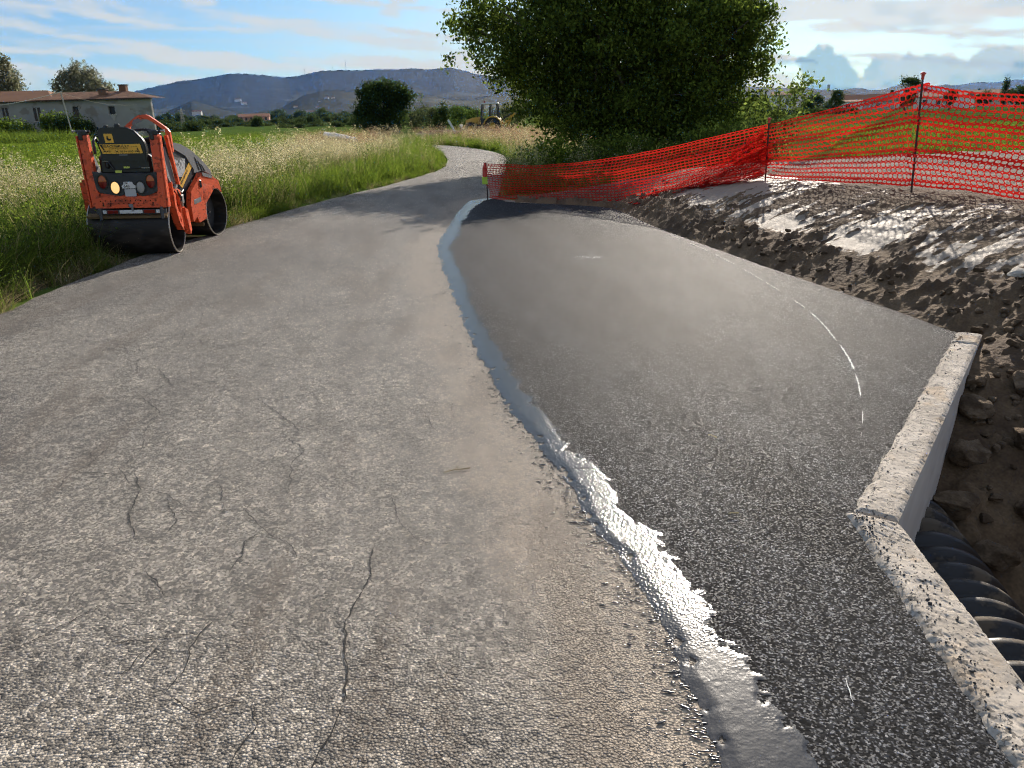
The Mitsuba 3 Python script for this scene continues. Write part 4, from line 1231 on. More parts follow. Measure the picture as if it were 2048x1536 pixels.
P('m_white_wall', (0.62, 0.58, 0.50), 0.9)
P('m_render', (0.42, 0.38, 0.32), 0.92)
P('m_pink', (0.50, 0.26, 0.19), 0.9)
P('m_roof', (0.20, 0.085, 0.045), 0.9)
P('m_dark', (0.012, 0.013, 0.015), 0.5)
P('m_window', (0.02, 0.024, 0.03), 0.15)


def gable(w, d, h, rise, over=.3):
    """Roof prism along x over a w x d plan, eaves at h."""
    a, b = w / 2 + over, d / 2 + over
    return hull([(-a, -b, h), (a, -b, h), (-a, b, h), (a, b, h), (-a, 0, h + rise), (a, 0, h + rise), (-a, -b, h + .12), (a, -b, h + .12), (-a, b, h + .12), (a, b, h + .12)])


def small_house(name, label, x, y, z, w, d, h, rise, rz, wall, roof='m_roof', wins=(), group=None):
    k = thing(name, label, 'house', group)
    to = T().translate([x, y, z]).rotate([0, 0, 1], rz)
    add('wall', box((0, 0, h / 2 - .5), (w, d, h + 1)), wall, k, to_world=to)
    add('roof', gable(w, d, h, rise), roof, k, to_world=to)
    for wx, wz, ww, wh in wins:
        add('window', box((wx, -d / 2, wz), (ww, .10, wh)), 'm_window', k, to_world=to)
    return k


def on_hill(name, az, el):
    tr, v = HILLS[name]
    return v[tr.query([az, el])[1]]


r8 = np.random.default_rng(88)
for hill, az, el, w in (('foothills', -20.6, .42, 26), ('foothills', -22.6, .50, 12), ('foothills', -14.3, .72, 14), ('foothills', -14.0, .42, 13), ('foothills', -13.4, .30, 22), ('foothills', -12.9, .66, 10), ('foothills', -12.2, 1.22, 16), ('foothills', -11.8, 1.26, 12), ('foothills', -12.7, 1.10, 9), ('foothills', -9.6, .55, 9), ('foothills', -3.3, .55, 10), ('foothills', -2.6, .40, 14), ('foothills', -2.9, .25, 12), ('foothills', -7.6, .8, 9), ('foothills', -16.8, .12, 16), ('hills', -18.0, 1.15, 40), ('hills', -17.6, .95, 34)):
    q = on_hill(hill, az, el)
    small_house('hillside_house', 'tiny pale house far away on the hillside', q[0], q[1], q[2] - 1, w * .7, w * .4, w * .26, w * .1, -az + r8.uniform(-25, 25), 'm_white_wall', group='pale houses scattered on the hills')
q = on_hill('near_low_hill', 21.55, .9)
tw = thing('tower', 'small tower on top of the dark low hill on the right', 'tower')
add('shaft', box((q[0], q[1], q[2] + 7), (7, 7, 20)), 'm_render', tw)
add('battlement', box((q[0], q[1], q[2] + 18), (8.2, 8.2, 2.4)), 'm_render', tw)
for az, h in ((-10.75, 62), (-13.6, 30), (-1.9, 36), (-11.6, 26)):
    q = on_hill('hills', az, 3.05)
    mk = thing('radio_mast', 'thin radio mast standing on the skyline of the ridge', 'mast', 'radio masts on the ridge')
    add('lattice', cat([tube([q + [sx * 1.6, sy * 1.6, -5], q + [sx * .4, sy * .4, h]], .45, 4) for sx, sy in ((1, 1), (-1, 1), (0, -1))]), 'm_render', mk)
    add('antenna', cat([box((q[0], q[1], q[2] + h * k), (3.0, 3.0, 1.2)) for k in (.45, .75, .95)]), 'm_render', mk)

# ------------------------------------------------------------------ far trees
def crown_proto(key, seed, lobes, n, leaf, cols, clump):
    r = np.random.default_rng(seed)
    p, c, w = crown_points(r, lobes, n, clump, 14)
    v, f, col = flakes(r, p, leaf, cols, 1.8)
    tone = r.uniform(.65, 1.35, len(c))[w]
    scene[key] = {'type': 'shapegroup', 'crown': mikit.ply((v, f), 'm_leaf', color=np.clip(col * np.repeat(tone, 4)[:, None], 0, .9))}


FAR_COL = [(.045, .07, .022), (.06, .085, .03), (.035, .055, .018)]
crown_proto('proto_round', 1, [(0, 0, 2.6, 2.2, 2.2, 2.0), (1.2, 0, 3.6, 1.3, 1.3, 1.2), (-1.2, .2, 3.2, 1.3, 1.3, 1.3), (0, 0, .9, 1.8, 1.8, .9)], 1500, (.24, .42), FAR_COL, .4)
crown_proto('proto_broad', 2, [(0, 0, 2.2, 3.0, 2.2, 1.6), (-2, 0, 1.6, 1.6, 1.6, 1.3), (2.1, 0, 1.8, 1.6, 1.6, 1.4), (.4, 0, 3.4, 1.6, 1.4, .9), (0, 0, .7, 3, 2, .7)], 1700, (.24, .42), FAR_COL + [(.08, .10, .035)], .4)
crown_proto('proto_tall', 3, [(0, 0, 3.2, .75, .75, 3.2), (.1, 0, 5.2, .5, .5, 1.5)], 900, (.2, .34), LEAF_DARK, .25)
n = 0
rw = np.random.default_rng(15)


def wood(kind, az, R, s, z=None):
    global n
    n += 1
    a = math.radians(az)
    x, y = R * math.sin(a), R * math.cos(a)
    z = float(ground_z(x, y)) if z is None else z
    scene[f'distant_wood__{n:03d}'] = {'type': 'instance', 'to_world': T().translate([x, y, z]).rotate([0, 0, 1], float(rw.uniform(0, 360))).scale([s * float(rw.uniform(.9, 1.4)), s, s * float(rw.uniform(.8, 1.1))]), 'g': {'type': 'ref', 'id': kind}}


for k in range(150):
    R = rw.uniform(150, 330)
    wood(('proto_round', 'proto_broad')[k % 2], rw.uniform(-27, 1.5), R, rw.uniform(.5, .8) * (.45 + R / 420), -1.6)
for k in range(230):
    R = rw.uniform(350, 1100)
    wood(('proto_round', 'proto_broad', 'proto_broad')[k % 3], rw.uniform(-30, 3), R, rw.uniform(.8, 1.3) * (.6 + R / 650), -2.5)
for k in range(120):
    R = rw.uniform(330, 700)
    wood(('proto_round', 'proto_broad', 'proto_tall')[k % 3], rw.uniform(16, 40), R, rw.uniform(.7, 1.25) * (.7 + R / 900), -1.5)
tag('distant_wood', 'dark band of far-off trees and hedges along the edge of the plain', kind='stuff')

BL = 'm_leaf'
for lab, az, R, lobes, nn, leaf, cols, cl in (
        ('grey-green bush between the dark solitary tree and the yellow digger', -5.7, 86, [(0, 0, 1.4, 1.7, 1.3, 1.2), (1.2, 0, 1.2, 1.2, 1, 1.0), (-1.3, 0, 1, 1, 1, .9)], 3600, (.07, .13), [(.09, .11, .05), (.07, .09, .035)], .2),
        ('dark narrow bush standing left of the yellow digger', -4.45, 78, [(0, 0, 1.2, .75, .7, 1.2), (.2, 0, 2.2, .45, .4, .7)], 2600, (.06, .12), LEAF_DARK, .16),
        ('fresh green bush just left of the yellow digger', -2.9, 84, [(0, 0, 1.2, 1.6, 1.2, 1.0), (1.3, 0, 1.3, 1.1, 1, .9), (-.6, 0, 1.9, .7, .7, .6)], 3600, (.07, .12), [(.10, .15, .03), (.07, .12, .025)], .2),
        ('pale feathery bush behind the cab of the yellow digger', .55, 82, [(0, 0, 1.6, 1.3, 1, 1.4), (.8, 0, 2.2, .8, .8, .9)], 2600, (.07, .12), [(.17, .18, .09), (.12, .14, .06)], .2),
        ('low dark bush at the foot of the solitary field tree', -9.9, 79, [(0, 0, .7, 1.5, 1.2, .8), (1.3, 0, .5, .9, .9, .6)], 2200, (.07, .13), LEAF_DARK, .2)):
    a = math.radians(az)
    tree('bush', lab, R * math.sin(a), R * math.cos(a), lobes, nn, leaf, cols, .6, .05, int(R * 10), clump=cl, per=14, limbs=6, cat_='bush')

for lab, az, R, lobes, nn, leaf, cols, th in (
        ('umbrella-shaped pine rising behind the tallest fence post', 26.35, 150, [(0, 0, 4.9, 1.4, 1.2, .55), (-1.0, 0, 5.2, .7, .7, .4), (1.0, 0, 4.7, .8, .7, .45), (.3, 0, 3.4, .8, .8, .7), (0, 0, 2.2, .7, .7, .8)], 2000, (.10, .2), LEAF_DARK, 4.2),
        ('slim dark cypress at the right edge of the village', 31.45, 190, [(0, 0, 3.0, .6, .6, 2.6), (0, 0, 5.2, .35, .35, .9)], 1400, (.1, .2), LEAF_DARK, 1.0),
        ('dark round tree beside the cypress at the right edge', 32.1, 190, [(0, 0, 2.6, 1.7, 1.5, 1.7), (.9, 0, 3.3, .9, .9, .8)], 1800, (.12, .22), LEAF_DARK, 1.4),
        ('dark tree left of the cypress in the village', 30.5, 205, [(0, 0, 2.3, 1.6, 1.5, 1.5), (-1.2, 0, 2.0, 1, 1, 1)], 1800, (.12, .22), LEAF_DARK, 1.2),
        ('round green tree standing before the long village roof', 28.6, 195, [(0, 0, 2.5, 1.3, 1.2, 1.4), (.5, 0, 3.4, .8, .8, .7)], 1600, (.12, .22), FAR_COL, 1.6),
        ('dark tree beside the pale villa, right of the slender young tree', 20.75, 210, [(0, 0, 2.2, 2.0, 1.6, 1.9), (1.2, 0, 2.9, 1.1, 1, 1.0), (-1.6, 0, 1.7, 1.4, 1.2, 1.4)], 2400, (.14, .24), LEAF_DARK, 1.2),
        ('tall dark tree with a blunt top left of the farm sheds', 22.1, 200, [(0, 0, 2.6, 1.5, 1.4, 2.2), (.2, 0, 4.0, .9, .9, .8)], 2000, (.14, .24), LEAF_DARK, 1.2)):
    a = math.radians(az)
    tree('village_tree', lab, R * math.sin(a), R * math.cos(a), lobes, nn, leaf, cols, th, .14, int(az * 100), clump=.28, per=14, limbs=8)
hd = math.radians(20.4)
pl = []
rr = np.random.default_rng(19)
pp = np.stack([rr.uniform(-9, 9, 2600), rr.normal(0, .5, 2600), rr.uniform(0, 1.1, 2600)], 1)
v, f, c = flakes(rr, pp, (.14, .26), LEAF_DARK, 1.6)
scene['hedge'] = {**mikit.ply((v, f), 'm_leaf', color=c), 'to_world': T().translate([168 * math.sin(hd), 168 * math.cos(hd), -.1]).rotate([0, 0, 1], -20)}
tag('hedge', 'low dark clipped hedge along the far edge of the green field', 'hedge')

for lab, az, R, w, d, h, rise, rz, wall, wins in (
        ('pale two-storey villa seen through the slender young tree', 18.75, 250, 5.6, 6, 4.6, 1.0, 5, 'm_white_wall', ((-1.2, 3.0, .8, 1.3), (1.2, 3.0, .8, 1.3))),
        ('long low farm shed with a brown pitched roof', 24.05, 290, 17, 9, 2.4, 2.3, -12, 'm_render', ((-5, 1.2, 2, 1.2), (4, 1.2, 2, 1.2))),
        ('white-walled low building between the village trees', 22.75, 260, 8, 5, 2.3, .6, 8, 'm_white_wall', ((0, 1.3, 1.2, 1.0),)),
        ('pale house with a red roof behind the right bay of the fence', 28.3, 260, 13, 8, 3.0, 1.4, -20, 'm_white_wall', ((-3.5, 1.7, 1.2, 1.3), (0, 1.7, 1.2, 1.3), (3.5, 1.7, 1.2, 1.3))),
        ('long village house with a dull red roof towards the right edge', 29.9, 285, 20, 9, 3.2, 1.6, -28, 'm_render', ((-6, 1.8, 1.4, 1.4), (-1, 1.8, 1.4, 1.4), (5, 1.8, 1.4, 1.4)))):
    a = math.radians(az)
    small_house('village_house', lab, R * math.sin(a), R * math.cos(a), float(ground_z(R * math.sin(a), R * math.cos(a))), w, d, h, rise, rz - az, wall, wins=wins)
small_house('pink_house', 'long pink house with a red roof among the far trees on the left', -129, 420, -2.5, 15, 9, 5.6, 1.6, 12, 'm_pink', wins=[(x, z, 1.0, 1.5) for x in (-6, -3.6, -1.2, 1.2, 3.6, 6) for z in (2.6, 4.6)])
py = on = None
pk = thing('pylon', 'thin grey lattice pylon among the far trees right of the farmhouse', 'pylon')
add('leg', cat([tube([(-79.0 + sx * .5, 200 + sy * .5, -1), (-79.0 + sx * .12, 200 + sy * .12, 4.7)], .06, 4) for sx in (-1, 1) for sy in (-1, 1)]), 'm_render', pk)
add('crossarm', cat([box((-79, 200, z), (w, .12, .12)) for z, w in ((4.3, 1.6), (3.5, 1.2), (2.4, .6))]), 'm_render', pk)

# ------------------------------------------------------------------ farmhouse
fh = thing('farmhouse', 'long old farmhouse with pale peeling walls and a low tiled roof beyond the field', 'house')


def plaster_fn(p, n, uv):
    f = fbm(p.x * .9, p.z * 1.1, p.y * .9, 4)
    s = smoothstep(.58, .70, fbm(p.x * .7, p.z * .9, 3.0, 4))
    c = mix((0.25, 0.235, 0.205), (0.36, 0.345, 0.31), f)
    return mix(c, (0.17, 0.14, 0.11), s * .6)


def tile_fn(p, n, uv):
    f = cell_rand(dr.floor(p.x / .33), dr.floor(p.y * 2.4), 1.0)
    g = fbm(p.x * .5, p.y * .5, 0.0, 4)
    return mix((0.105, 0.060, 0.038), (0.235, 0.125, 0.075), f * .6 + .4 * g)


bumped('m_plaster', proc(plaster_fn), 0.95, lambda p, n, uv: fbm(p.x * 3, p.y * 3, p.z * 3, 3), 0.03, 0.02, specular=0.2)
P('m_tiles', proc(tile_fn), 0.9, specular=0.25)
P('m_brown_sheet', proc(lambda p, n, uv: mix((0.17, 0.075, 0.035), (0.24, 0.115, 0.055), fbm(p.x * .6, p.y * .9, 0.0, 4))), 0.85)
FY, X0, X1, EZ = 105.0, -80.0, -45.2, 4.62
pxX = lambda q: -64.34 + q * .0638
pxZ = lambda q, x: 4.60 - (q - 196 - (301 - x) * .0285) * .0685
wins = [(213, 226, 211, 225), (141, 153, 212, 234), (216, 222, 247, 253), (238, 247, 246, 254), (62, 77, 214, 238), (0, 12, 215, 240), (180, 186, 248, 254)]
wall_poly = Polygon([(X0, -.5), (X1, -.5), (X1, EZ), (X0, EZ)])
rects = [(pxX(a), pxX(b), pxZ(d, (a + b) / 2), pxZ(c, (a + b) / 2)) for a, b, c, d in wins]
for x0, x1, z0, z1 in rects:
    wall_poly = wall_poly.difference(shapely.box(x0, z0, x1, z1))
w = add('wall', cat([face_plate(wall_poly, FY, .45), hull([(X1 - q, FY + .1, z) for q in (0, .4) for z in (-.5, EZ)] + [(X1 - 4.6 - q, FY + 8.6, z) for q in (0, .4) for z in (-.5, EZ)]), box(((X0 + X1 - 4) / 2, FY + 8.6, EZ / 2 - .25), (X1 - 4 - X0, .45, EZ + .5))]), 'm_plaster', fh)
P('m_shutter', (0.055, 0.042, 0.032), 0.8)
for k, (x0, x1, z0, z1) in enumerate(rects):
    f_ = add('window', box(((x0 + x1) / 2, FY + .32, (z0 + z1) / 2), (x1 - x0, .05, z1 - z0)), 'm_dark', fh)
    add('sill', box(((x0 + x1) / 2, FY - .04, z0 - .05), (x1 - x0 + .2, .22, .1)), 'm_render', f_)
    if k == 0:
        add('recess', hull([(x0 + .15, FY - .10, z0 - .12), (x1, FY - .10, z0 - .12), (x0 + .15, FY, z0 - .12), (x1, FY, z0 - .12), (x0 + .45, FY - .04, z0 - .75), (x1 - .25, FY - .04, z0 - .75), (x0 + .45, FY, z0 - .75), (x1 - .25, FY, z0 - .75)]), 'm_render', f_)
    if k == 1:
        add('board', box(((x0 + x1) / 2, FY + .1, z0 + (z1 - z0) * .36), (x1 - x0 - .03, .06, (z1 - z0) * .70)), 'm_shutter', f_)
    if k in (4, 5):
        for s in (-1, 1):
            add('shutter', box(((x0 + x1) / 2 + s * (x1 - x0) * .27, FY + .08, (z0 + z1) / 2), ((x1 - x0) * .40, .05, z1 - z0)), 'm_shutter', f_)
        add('mullion', box(((x0 + x1) / 2, FY + .02, (z0 + z1) / 2), ((x1 - x0) * .14, .06, z1 - z0)), 'm_plaster', f_)
# hipped roof of barrel tiles
nx = 900
gx_ = np.linspace(-60.2, X1 + .35, nx)
gt = np.linspace(0, 1, 24)
RX, RT = np.meshgrid(gx_, gt)
RYY = FY - .4 + RT * 4.4
ridge = 5.62
zz = EZ + .02 + (ridge - EZ) * np.minimum(RT, np.clip((X1 + .38 - RX) / 5.0, 0, 1)) + .055 * np.abs(np.sin(np.pi * RX / .33)) + .02 * (fb(RX / .33, RT * 12, 2, 9) - .5)
zz = zz + .03 * np.where((RT * 24 % 2) < 1, 0, 1)
v = np.stack([RX, RYY, zz], -1).reshape(-1, 3)
i, j = np.meshgrid(np.arange(len(gt) - 1), np.arange(nx - 1), indexing='ij')
a = i * nx + j
q = np.stack([a, a + 1, a + nx + 1, a + nx], -1).reshape(-1, 4)
rf = add('roof', cat([trimesh.Trimesh(v, np.vstack([q[:, [0, 1, 2]], q[:, [0, 2, 3]]]), process=False), hull([(-60, FY + 4, ridge - .05), (X1 - 5.0, FY + 4, ridge - .05), (-60, FY + 9, EZ), (X1 - 4.4, FY + 9, EZ), (X1 + .3, FY - .3, EZ - .02), (-60, FY - .3, EZ - .02)])]), 'm_tiles', fh)
add('eaves', box(((X0 + X1) / 2, FY - .22, EZ - .07), (X1 - X0 + .5, .5, .10)), 'm_shutter', fh)
k = add('roof', hull([(X0, FY - .5, EZ - .1), (-57.2, FY - .5, EZ - .1), (-60.2, FY + 4, 6.0), (X0, FY + 4, 6.0), (X0, FY + 8.6, EZ), (-58.6, FY + 8.6, EZ)]), 'm_brown_sheet', fh)
tag(k, 'plain rusty brown roof section')
for x, y, z, s, h in ((-51.9, FY + 1.9, 5.0, .95, 1.15), (-50.2, FY + 4.0, 5.5, .9, 1.3)):
    k = add('chimney', box((x, y, z + .2), (s, s * .8, h)), 'm_brown_sheet' if False else 'm_tiles', rf)
    add('chimney_cap', box((x, y, z + .2 + h / 2 + .06), (s + .2, s, .12)), 'm_shutter', rf)
pole = thing('utility_pole', 'thin grey pole carrying a sagging cable in front of the farmhouse', 'pole')
add('post', tube([(-51.1, 96, -.2), (-51.55, 96, 5.35)], .07, 8), 'm_render', pole)
t = np.linspace(0, 1, 14)
add('cable', tube(np.stack([-51.55 - 14 * t, 96 + 4 * t, 5.25 - 1.25 * np.sin(np.pi * t * .62)], 1), .035, 5), 'm_white_wall', pole)
add('cable', tube(np.stack([-51.55 + 5 * t, 96 + 8 * t, 5.2 - 1.4 * t - .5 * np.sin(np.pi * t)], 1), .015, 4), 'm_render', pole)
for lab, x, y, w_, h_, nn, cols in (('large green shrub left of the pole in front of the farmhouse', -60.0, 99, 2.6, 2.2, 5200, G_DEEP + G_FRESH[:1]), ('dark shrub right of the pole in front of the farmhouse', -52.6, 99.5, 2.1, 2.4, 5200, LEAF_DARK), ('yellow-green shrub close behind the pole', -55.2, 100.5, 1.8, 3.0, 3800, G_FRESH[:2] + G_DEEP), ('dark shrub at the left edge before the farmhouse', -64.0, 97, 2.6, 1.9, 4600, G_DEEP)):
    tree('garden_shrub', lab, x, y, [(0, 0, h_ * .5, w_, w_ * .7, h_ * .55), (w_ * .5, 0, h_ * .45, w_ * .6, w_ * .5, h_ * .45), (-w_ * .5, 0, h_ * .55, w_ * .55, w_ * .5, h_ * .5)], nn, (.10, .18), cols, h_ * .4, .06, int(abs(x) * 37), clump=.3, per=14, limbs=8, cat_='bush')
r7 = np.random.default_rng(70)
dt = thing('dead_branch', 'bare pale branch leaning over the shrub before the farmhouse', 'branch')
add('wood', cat([tube([(-52.8, 99, .5), (-52.2, 99, 2.6), (-51.2, 98.8, 3.9)], [.09, .06, .03], 5), tube([(-52.2, 99, 2.6), (-51.6, 98.9, 3.0), (-50.9, 98.8, 3.7)], [.05, .035, .02], 5), tube([(-51.9, 99, 3.0), (-51.8, 99, 3.8)], [.03, .015], 5)]), 'm_bark', dt)

# ------------------------------------------------------------------ tandem road roller
P('m_orange', proc(lambda p, n, uv: mix((0.60, 0.075, 0.022), (0.70, 0.11, 0.035), fbm(p.x * 6, p.y * 6, p.z * 6, 4)) * (1 - .5 * smoothstep(.60, .70, fbm(p.x * 30, p.y * 30, p.z * 30, 3))) * (1 - .4 * smoothstep(.55, .7, fbm(p.x * 9 + 3, p.y * 9, p.z * 14, 4)))), 0.42, specular=0.45)
P('m_plastic', proc(lambda p, n, uv: mix((0.020, 0.022, 0.026), (0.045, 0.045, 0.045), smoothstep(.45, .75, fbm(p.x * 8, p.y * 8, p.z * 8, 4)))), 0.45, specular=0.45)
P('m_grey', (0.16, 0.165, 0.17), 0.5)
P('m_grey_dark', (0.055, 0.058, 0.062), 0.42)
P('m_black', (0.012, 0.012, 0.013), 0.32)
P('m_drum', proc(lambda p, n, uv: mix((0.020, 0.018, 0.016), (0.060, 0.052, 0.044), smoothstep(.4, .75, fbm(p.x * 5, p.y * 9, p.z * 9, 4)))), 0.55, metallic=0.35)
P('m_drum_in', proc(lambda p, n, uv: mix((0.022, 0.024, 0.027), (0.05, 0.05, 0.05), fbm(p.x * 7, p.y * 7, p.z * 7, 3))), 0.6)
P('m_bright_steel', (0.42, 0.39, 0.35), 0.38, metallic=0.8)
P('m_mudbar', proc(lambda p, n, uv: mix((0.10, 0.065, 0.030), (0.19, 0.13, 0.065), fbm(p.x * 12, p.y * 12, p.z * 12, 4))), 0.9)
P('m_sign', (0.72, 0.40, 0.045), 0.55)
P('m_print', (0.012, 0.010, 0.008), 0.6)
P('m_label', (0.55, 0.56, 0.55), 0.6)
P('m_lime', (0.48, 0.55, 0.10), 0.6)
P('m_red_lens', (0.16, 0.010, 0.010), 0.15)
P('m_amber_lens', (0.38, 0.09, 0.012), 0.15)
P('m_lens', (0.30, 0.30, 0.29), 0.12)
P('m_paper', proc(lambda p, n, uv: mix((0.08, 0.085, 0.09), (0.40, 0.41, 0.42), smoothstep(.38, .55, fbm(p.x * 22, p.y * 22, p.z * 22, 4) + .9 * (1.13 - p.z)))), 0.7)
scene['m_lit'] = {'type': 'diffuse', 'reflectance': {'type': 'rgb', 'value': [.5, .4, .3]}}

roller = thing('road_roller', 'small orange tandem road roller with two steel drums parked at the left road edge', 'road roller')
YAW_R, YAW_F = 7.0, -5.0
REAR = T().translate([-4.90, 10.33, 0.008]).rotate([0, 0, 1], YAW_R).rotate([0, 1, 0], 1.2)
FRONT = T().translate([-4.92, 11.98, 0.008]).rotate([0, 0, 1], YAW_F).rotate([0, 1, 0], 1.2)


def part(name, mesh, m, to=None, parent=None, smooth=30):
    return add(name, mesh, m, parent or roller, smooth=smooth, to_world=to or REAR)


def drum(to):
    k = part('drum', lathe([(.328, -.30), (.328, -.49), (.336, -.5), (.344, -.5), (.350, -.49), (.350, .49), (.344, .5), (.336, .5), (.328, .49), (.328, .30)], 72), 'm_drum', to, smooth=40)
    m = scene[k]
    scene[k]['to_world'] = to.translate([0, 0, .35])
    for s in (-1, 1):
        add('rim', lathe([(.3285, s * .484), (.336, s * .502), (.345, s * .502), (.3505, s * .488)], 72), 'm_bright_steel', k, smooth=60, to_world=to.translate([0, 0, .35]))
        add('end_plate', lathe([(.0001, s * .30), (.10, s * .30), (.12, s * .325), (.22, s * .325), (.24, s * .30), (.328, s * .30)], 48), 'm_drum_in', k, smooth=40, to_world=to.translate([0, 0, .35]))
        add('hub', lathe([(.0001, s * .39), (.016, s * .39), (.016, s * .355), (.008, s * .35), (.008, s * .30)], 12), 'm_bright_steel', k, smooth=40, to_world=to.translate([0, 0, .35]))


drum(REAR)
drum(FRONT)
# --- rear unit: y = -.37 is its back face
holes = []
for i in range(13):
    holes.append(Point(-.26 + i * .0595, .722 + .004 * (i % 2)).buffer(.0085, 8))
    if i not in (1, 3, 10, 12):
        holes.append(Point(-.285 + i * .0595, .690).buffer(.0085, 8))
for x in (-.235, -.145, .36, .45):
    holes.append(affinity.rotate(shapely.box(x - .008, .655, x + .008, .705), -8))
beam = Polygon([(-.33, .635), (.52, .635), (.535, .78), (-.35, .78)]).difference(unary_union(holes))
part('rear_beam', cat([face_plate(beam, -.415, .008), box((.09, -.33, .70), (.84, .12, .13), .01)]), 'm_orange')
part('beam_backing', box((.09, -.399, .70), (.82, .004, .12)), 'm_black')
part('tow_pin', cat([box((.10, -.43, .665), (.05, .03, .04), .006), lathe([(.0001, .02), (.013, .02), (.013, -.03), (.0001, -.03)], 10, 'z').apply_translation([.11, -.43, .635])]), 'm_grey')
bp = part('bumper_bar', cat([box((.09, -.40, .585), (.84, .03, .055), .006), box((-.28, -.425, .56), (.035, .03, .15), .008), box((.46, -.425, .57), (.035, .03, .15), .008)]), 'm_grey_dark')
for x, w_, m_ in ((-.135, .13, 'm_red_lens'), (.305, .14, 'm_red_lens'), (.085, .28, 'm_label'), (-.23, .05, 'm_label'), (.41, .05, 'm_label')):
    k = part('reflector', box((x, -.419, .588), (w_ - .006, .008, .042), .003), m_, parent=bp)
part('scraper_bar', hull([(-.47, -.37, .50), (.50, -.37, .50), (-.47, -.30, .56), (.50, -.30, .56), (-.47, -.385, .53), (.50, -.385, .53)]), 'm_mudbar')
panel = Polygon([(-.28, .86), (-.20, .815), (-.02, .785), (.04, .80), (.07, .85), (.18, .85), (.205, .80), (.26, .775), (.36, .80), (.44, .835), (.46, 1.07), (.30, 1.045), (.09, 1.035), (-.12, 1.05), (-.30, 1.085)])
part('rear_panel', cat([face_plate(panel, -.415, .03), box((.09, -.30, .93), (.74, .18, .26), .02)]), 'm_plastic')
part('inner_plate', face_plate(Polygon([(-.32, .775), (.49, .775), (.47, .87), (-.30, .87)]), -.383, .02), 'm_orange')
ell = lambda rx, rz_, d0: [(rx * math.cos(a), rz_ * math.sin(a)) for a in np.linspace(0, 2 * np.pi, 28, endpoint=False)]


def lamp(name, x, z, rx, rz_, m, y=-.415):
    P_ = Polygon(ell(rx, rz_, 0))
    bz = part(name, face_plate(affinity.translate(Polygon(ell(rx + .014, rz_ + .014, 0)).difference(P_), x, z), y - .014, .016), 'm_black')
    d = trimesh.creation.icosphere(subdivisions=3)
    d.apply_scale([rx, .016, rz_])
    part('lens', d.apply_translation([x, y - .002, z]), m, parent=bz, smooth=True)
    return bz


for x in (-.195, .375):
    k = lamp('tail_lamp', x, .955, .052, .082, 'm_red_lens')
    d = trimesh.creation.icosphere(subdivisions=3)
    d = d.slice_plane([0, 0, .05], [0, 0, 1])
    d.apply_scale([.0515, .0175, .081])
    part('indicator', d.apply_translation([x, -.417, .957]), 'm_amber_lens', parent=k, smooth=True)
k = lamp('working_lamp', -.055, .885, .052, .072, 'm_lit')
tag(k, 'working lamp shining warm yellow')
lens = f'{k}__lens'
d = trimesh.creation.icosphere(subdivisions=2)
d.apply_scale([.052, .016, .072])
d.apply_translation([-.055, -.417, .885])
scene[lens] = {**mikit.ply(d, 'm_lit'), 'to_world': REAR, 'emitter': {'type': 'area', 'radiance': {'type': 'rgb', 'value': [0.17, 0.092, 0.030]}}}
lamp('working_lamp', .245, .885, .050, .070, 'm_lens')
pl_ = part('number_plate', face_plate(Polygon([(.035, .875), (.185, .875), (.195, .905), (.165, .925), (.155, .955), (.055, .955), (.05, .925), (.025, .905)]), -.432, .006), 'm_label')
for txt, x, z, h_ in (('DP', .068, .930, .020), ('6A8', .048, .888, .026)):
    mt = meshkit.text_mesh(txt, h_, .002, bold=True)
    mt.apply_transform(XZ)
    mt.apply_translation([x, -.4325, z])
    part('lettering', mt, 'm_print', parent=pl_, smooth=False)
part('blank_plate', face_plate(affinity.translate(shapely.box(-.055, -.032, .055, .032).buffer(.012), .118, .822), -.425, .006), 'm_label' if False else 'm_paper')
part('warning_sticker', box((.0, -.372, 1.075), (.075, .004, .032)), 'm_lime')
part('warning_sticker', box((.10, -.362, 1.125), (.07, .004, .022)), 'm_lime')
part('seat_well', cat([box((.09, -.26, 1.16), (.62, .2, .24), .03), box((-.12, -.36, 1.17), (.06, .05, .12), .02), tube([(-.2, -.37, 1.23), (-.1, -.385, 1.19), (-.05, -.38, 1.1)], .012, 6), tube([(.02, -.38, 1.10), (.2, -.38, 1.115), (.33, -.37, 1.12)], .008, 6)]), 'm_black')
part('chrome_clip', cat([box((-.13, -.39, 1.205), (.07, .01, .022), .004), box((.33, -.385, 1.118), (.10, .006, .006))]), 'm_bright_steel')
seat = Polygon([(-.165, 1.20), (.36, 1.20), (.375, 1.30), (.37, 1.40), (.335, 1.47), (.255, 1.56), (.18, 1.595), (.10, 1.60), (-.10, 1.60), (-.145, 1.585), (-.165, 1.54)])
sb = part('seat_back', cat([face_plate(seat, -.395, .05), face_plate(seat.buffer(-.02), -.345, .10), face_plate(seat.buffer(-.014), -.403, .01)]), 'm_black', smooth=50)
part('trim', tube([(.10, -.40, 1.60), (.18, -.40, 1.594), (.257, -.40, 1.56), (.335, -.40, 1.47), (.37, -.40, 1.40), (.376, -.40, 1.31)], .007, 6), 'm_grey_dark', parent=sb, smooth=60)
part('headrest_stub', cat([box((-.08, -.33, 1.60), (.05, .05, .05), .01), box((.055, -.33, 1.61), (.06, .05, .06), .01)]), 'm_black', parent=sb)
dc = part('decal', face_plate(Polygon([(-.085, 1.418), (.015, 1.418), (.005, 1.525), (-.095, 1.525)]), -.410, .004), 'm_sign', parent=sb)
part('decal_mark', cat([face_plate(Polygon([(-.062, 1.49), (-.048, 1.50), (-.046, 1.475), (-.03, 1.465), (-.012, 1.472), (-.016, 1.450), (-.036, 1.442), (-.056, 1.452), (-.065, 1.47)]), -.4125, .003)]), 'm_print', parent=sb)
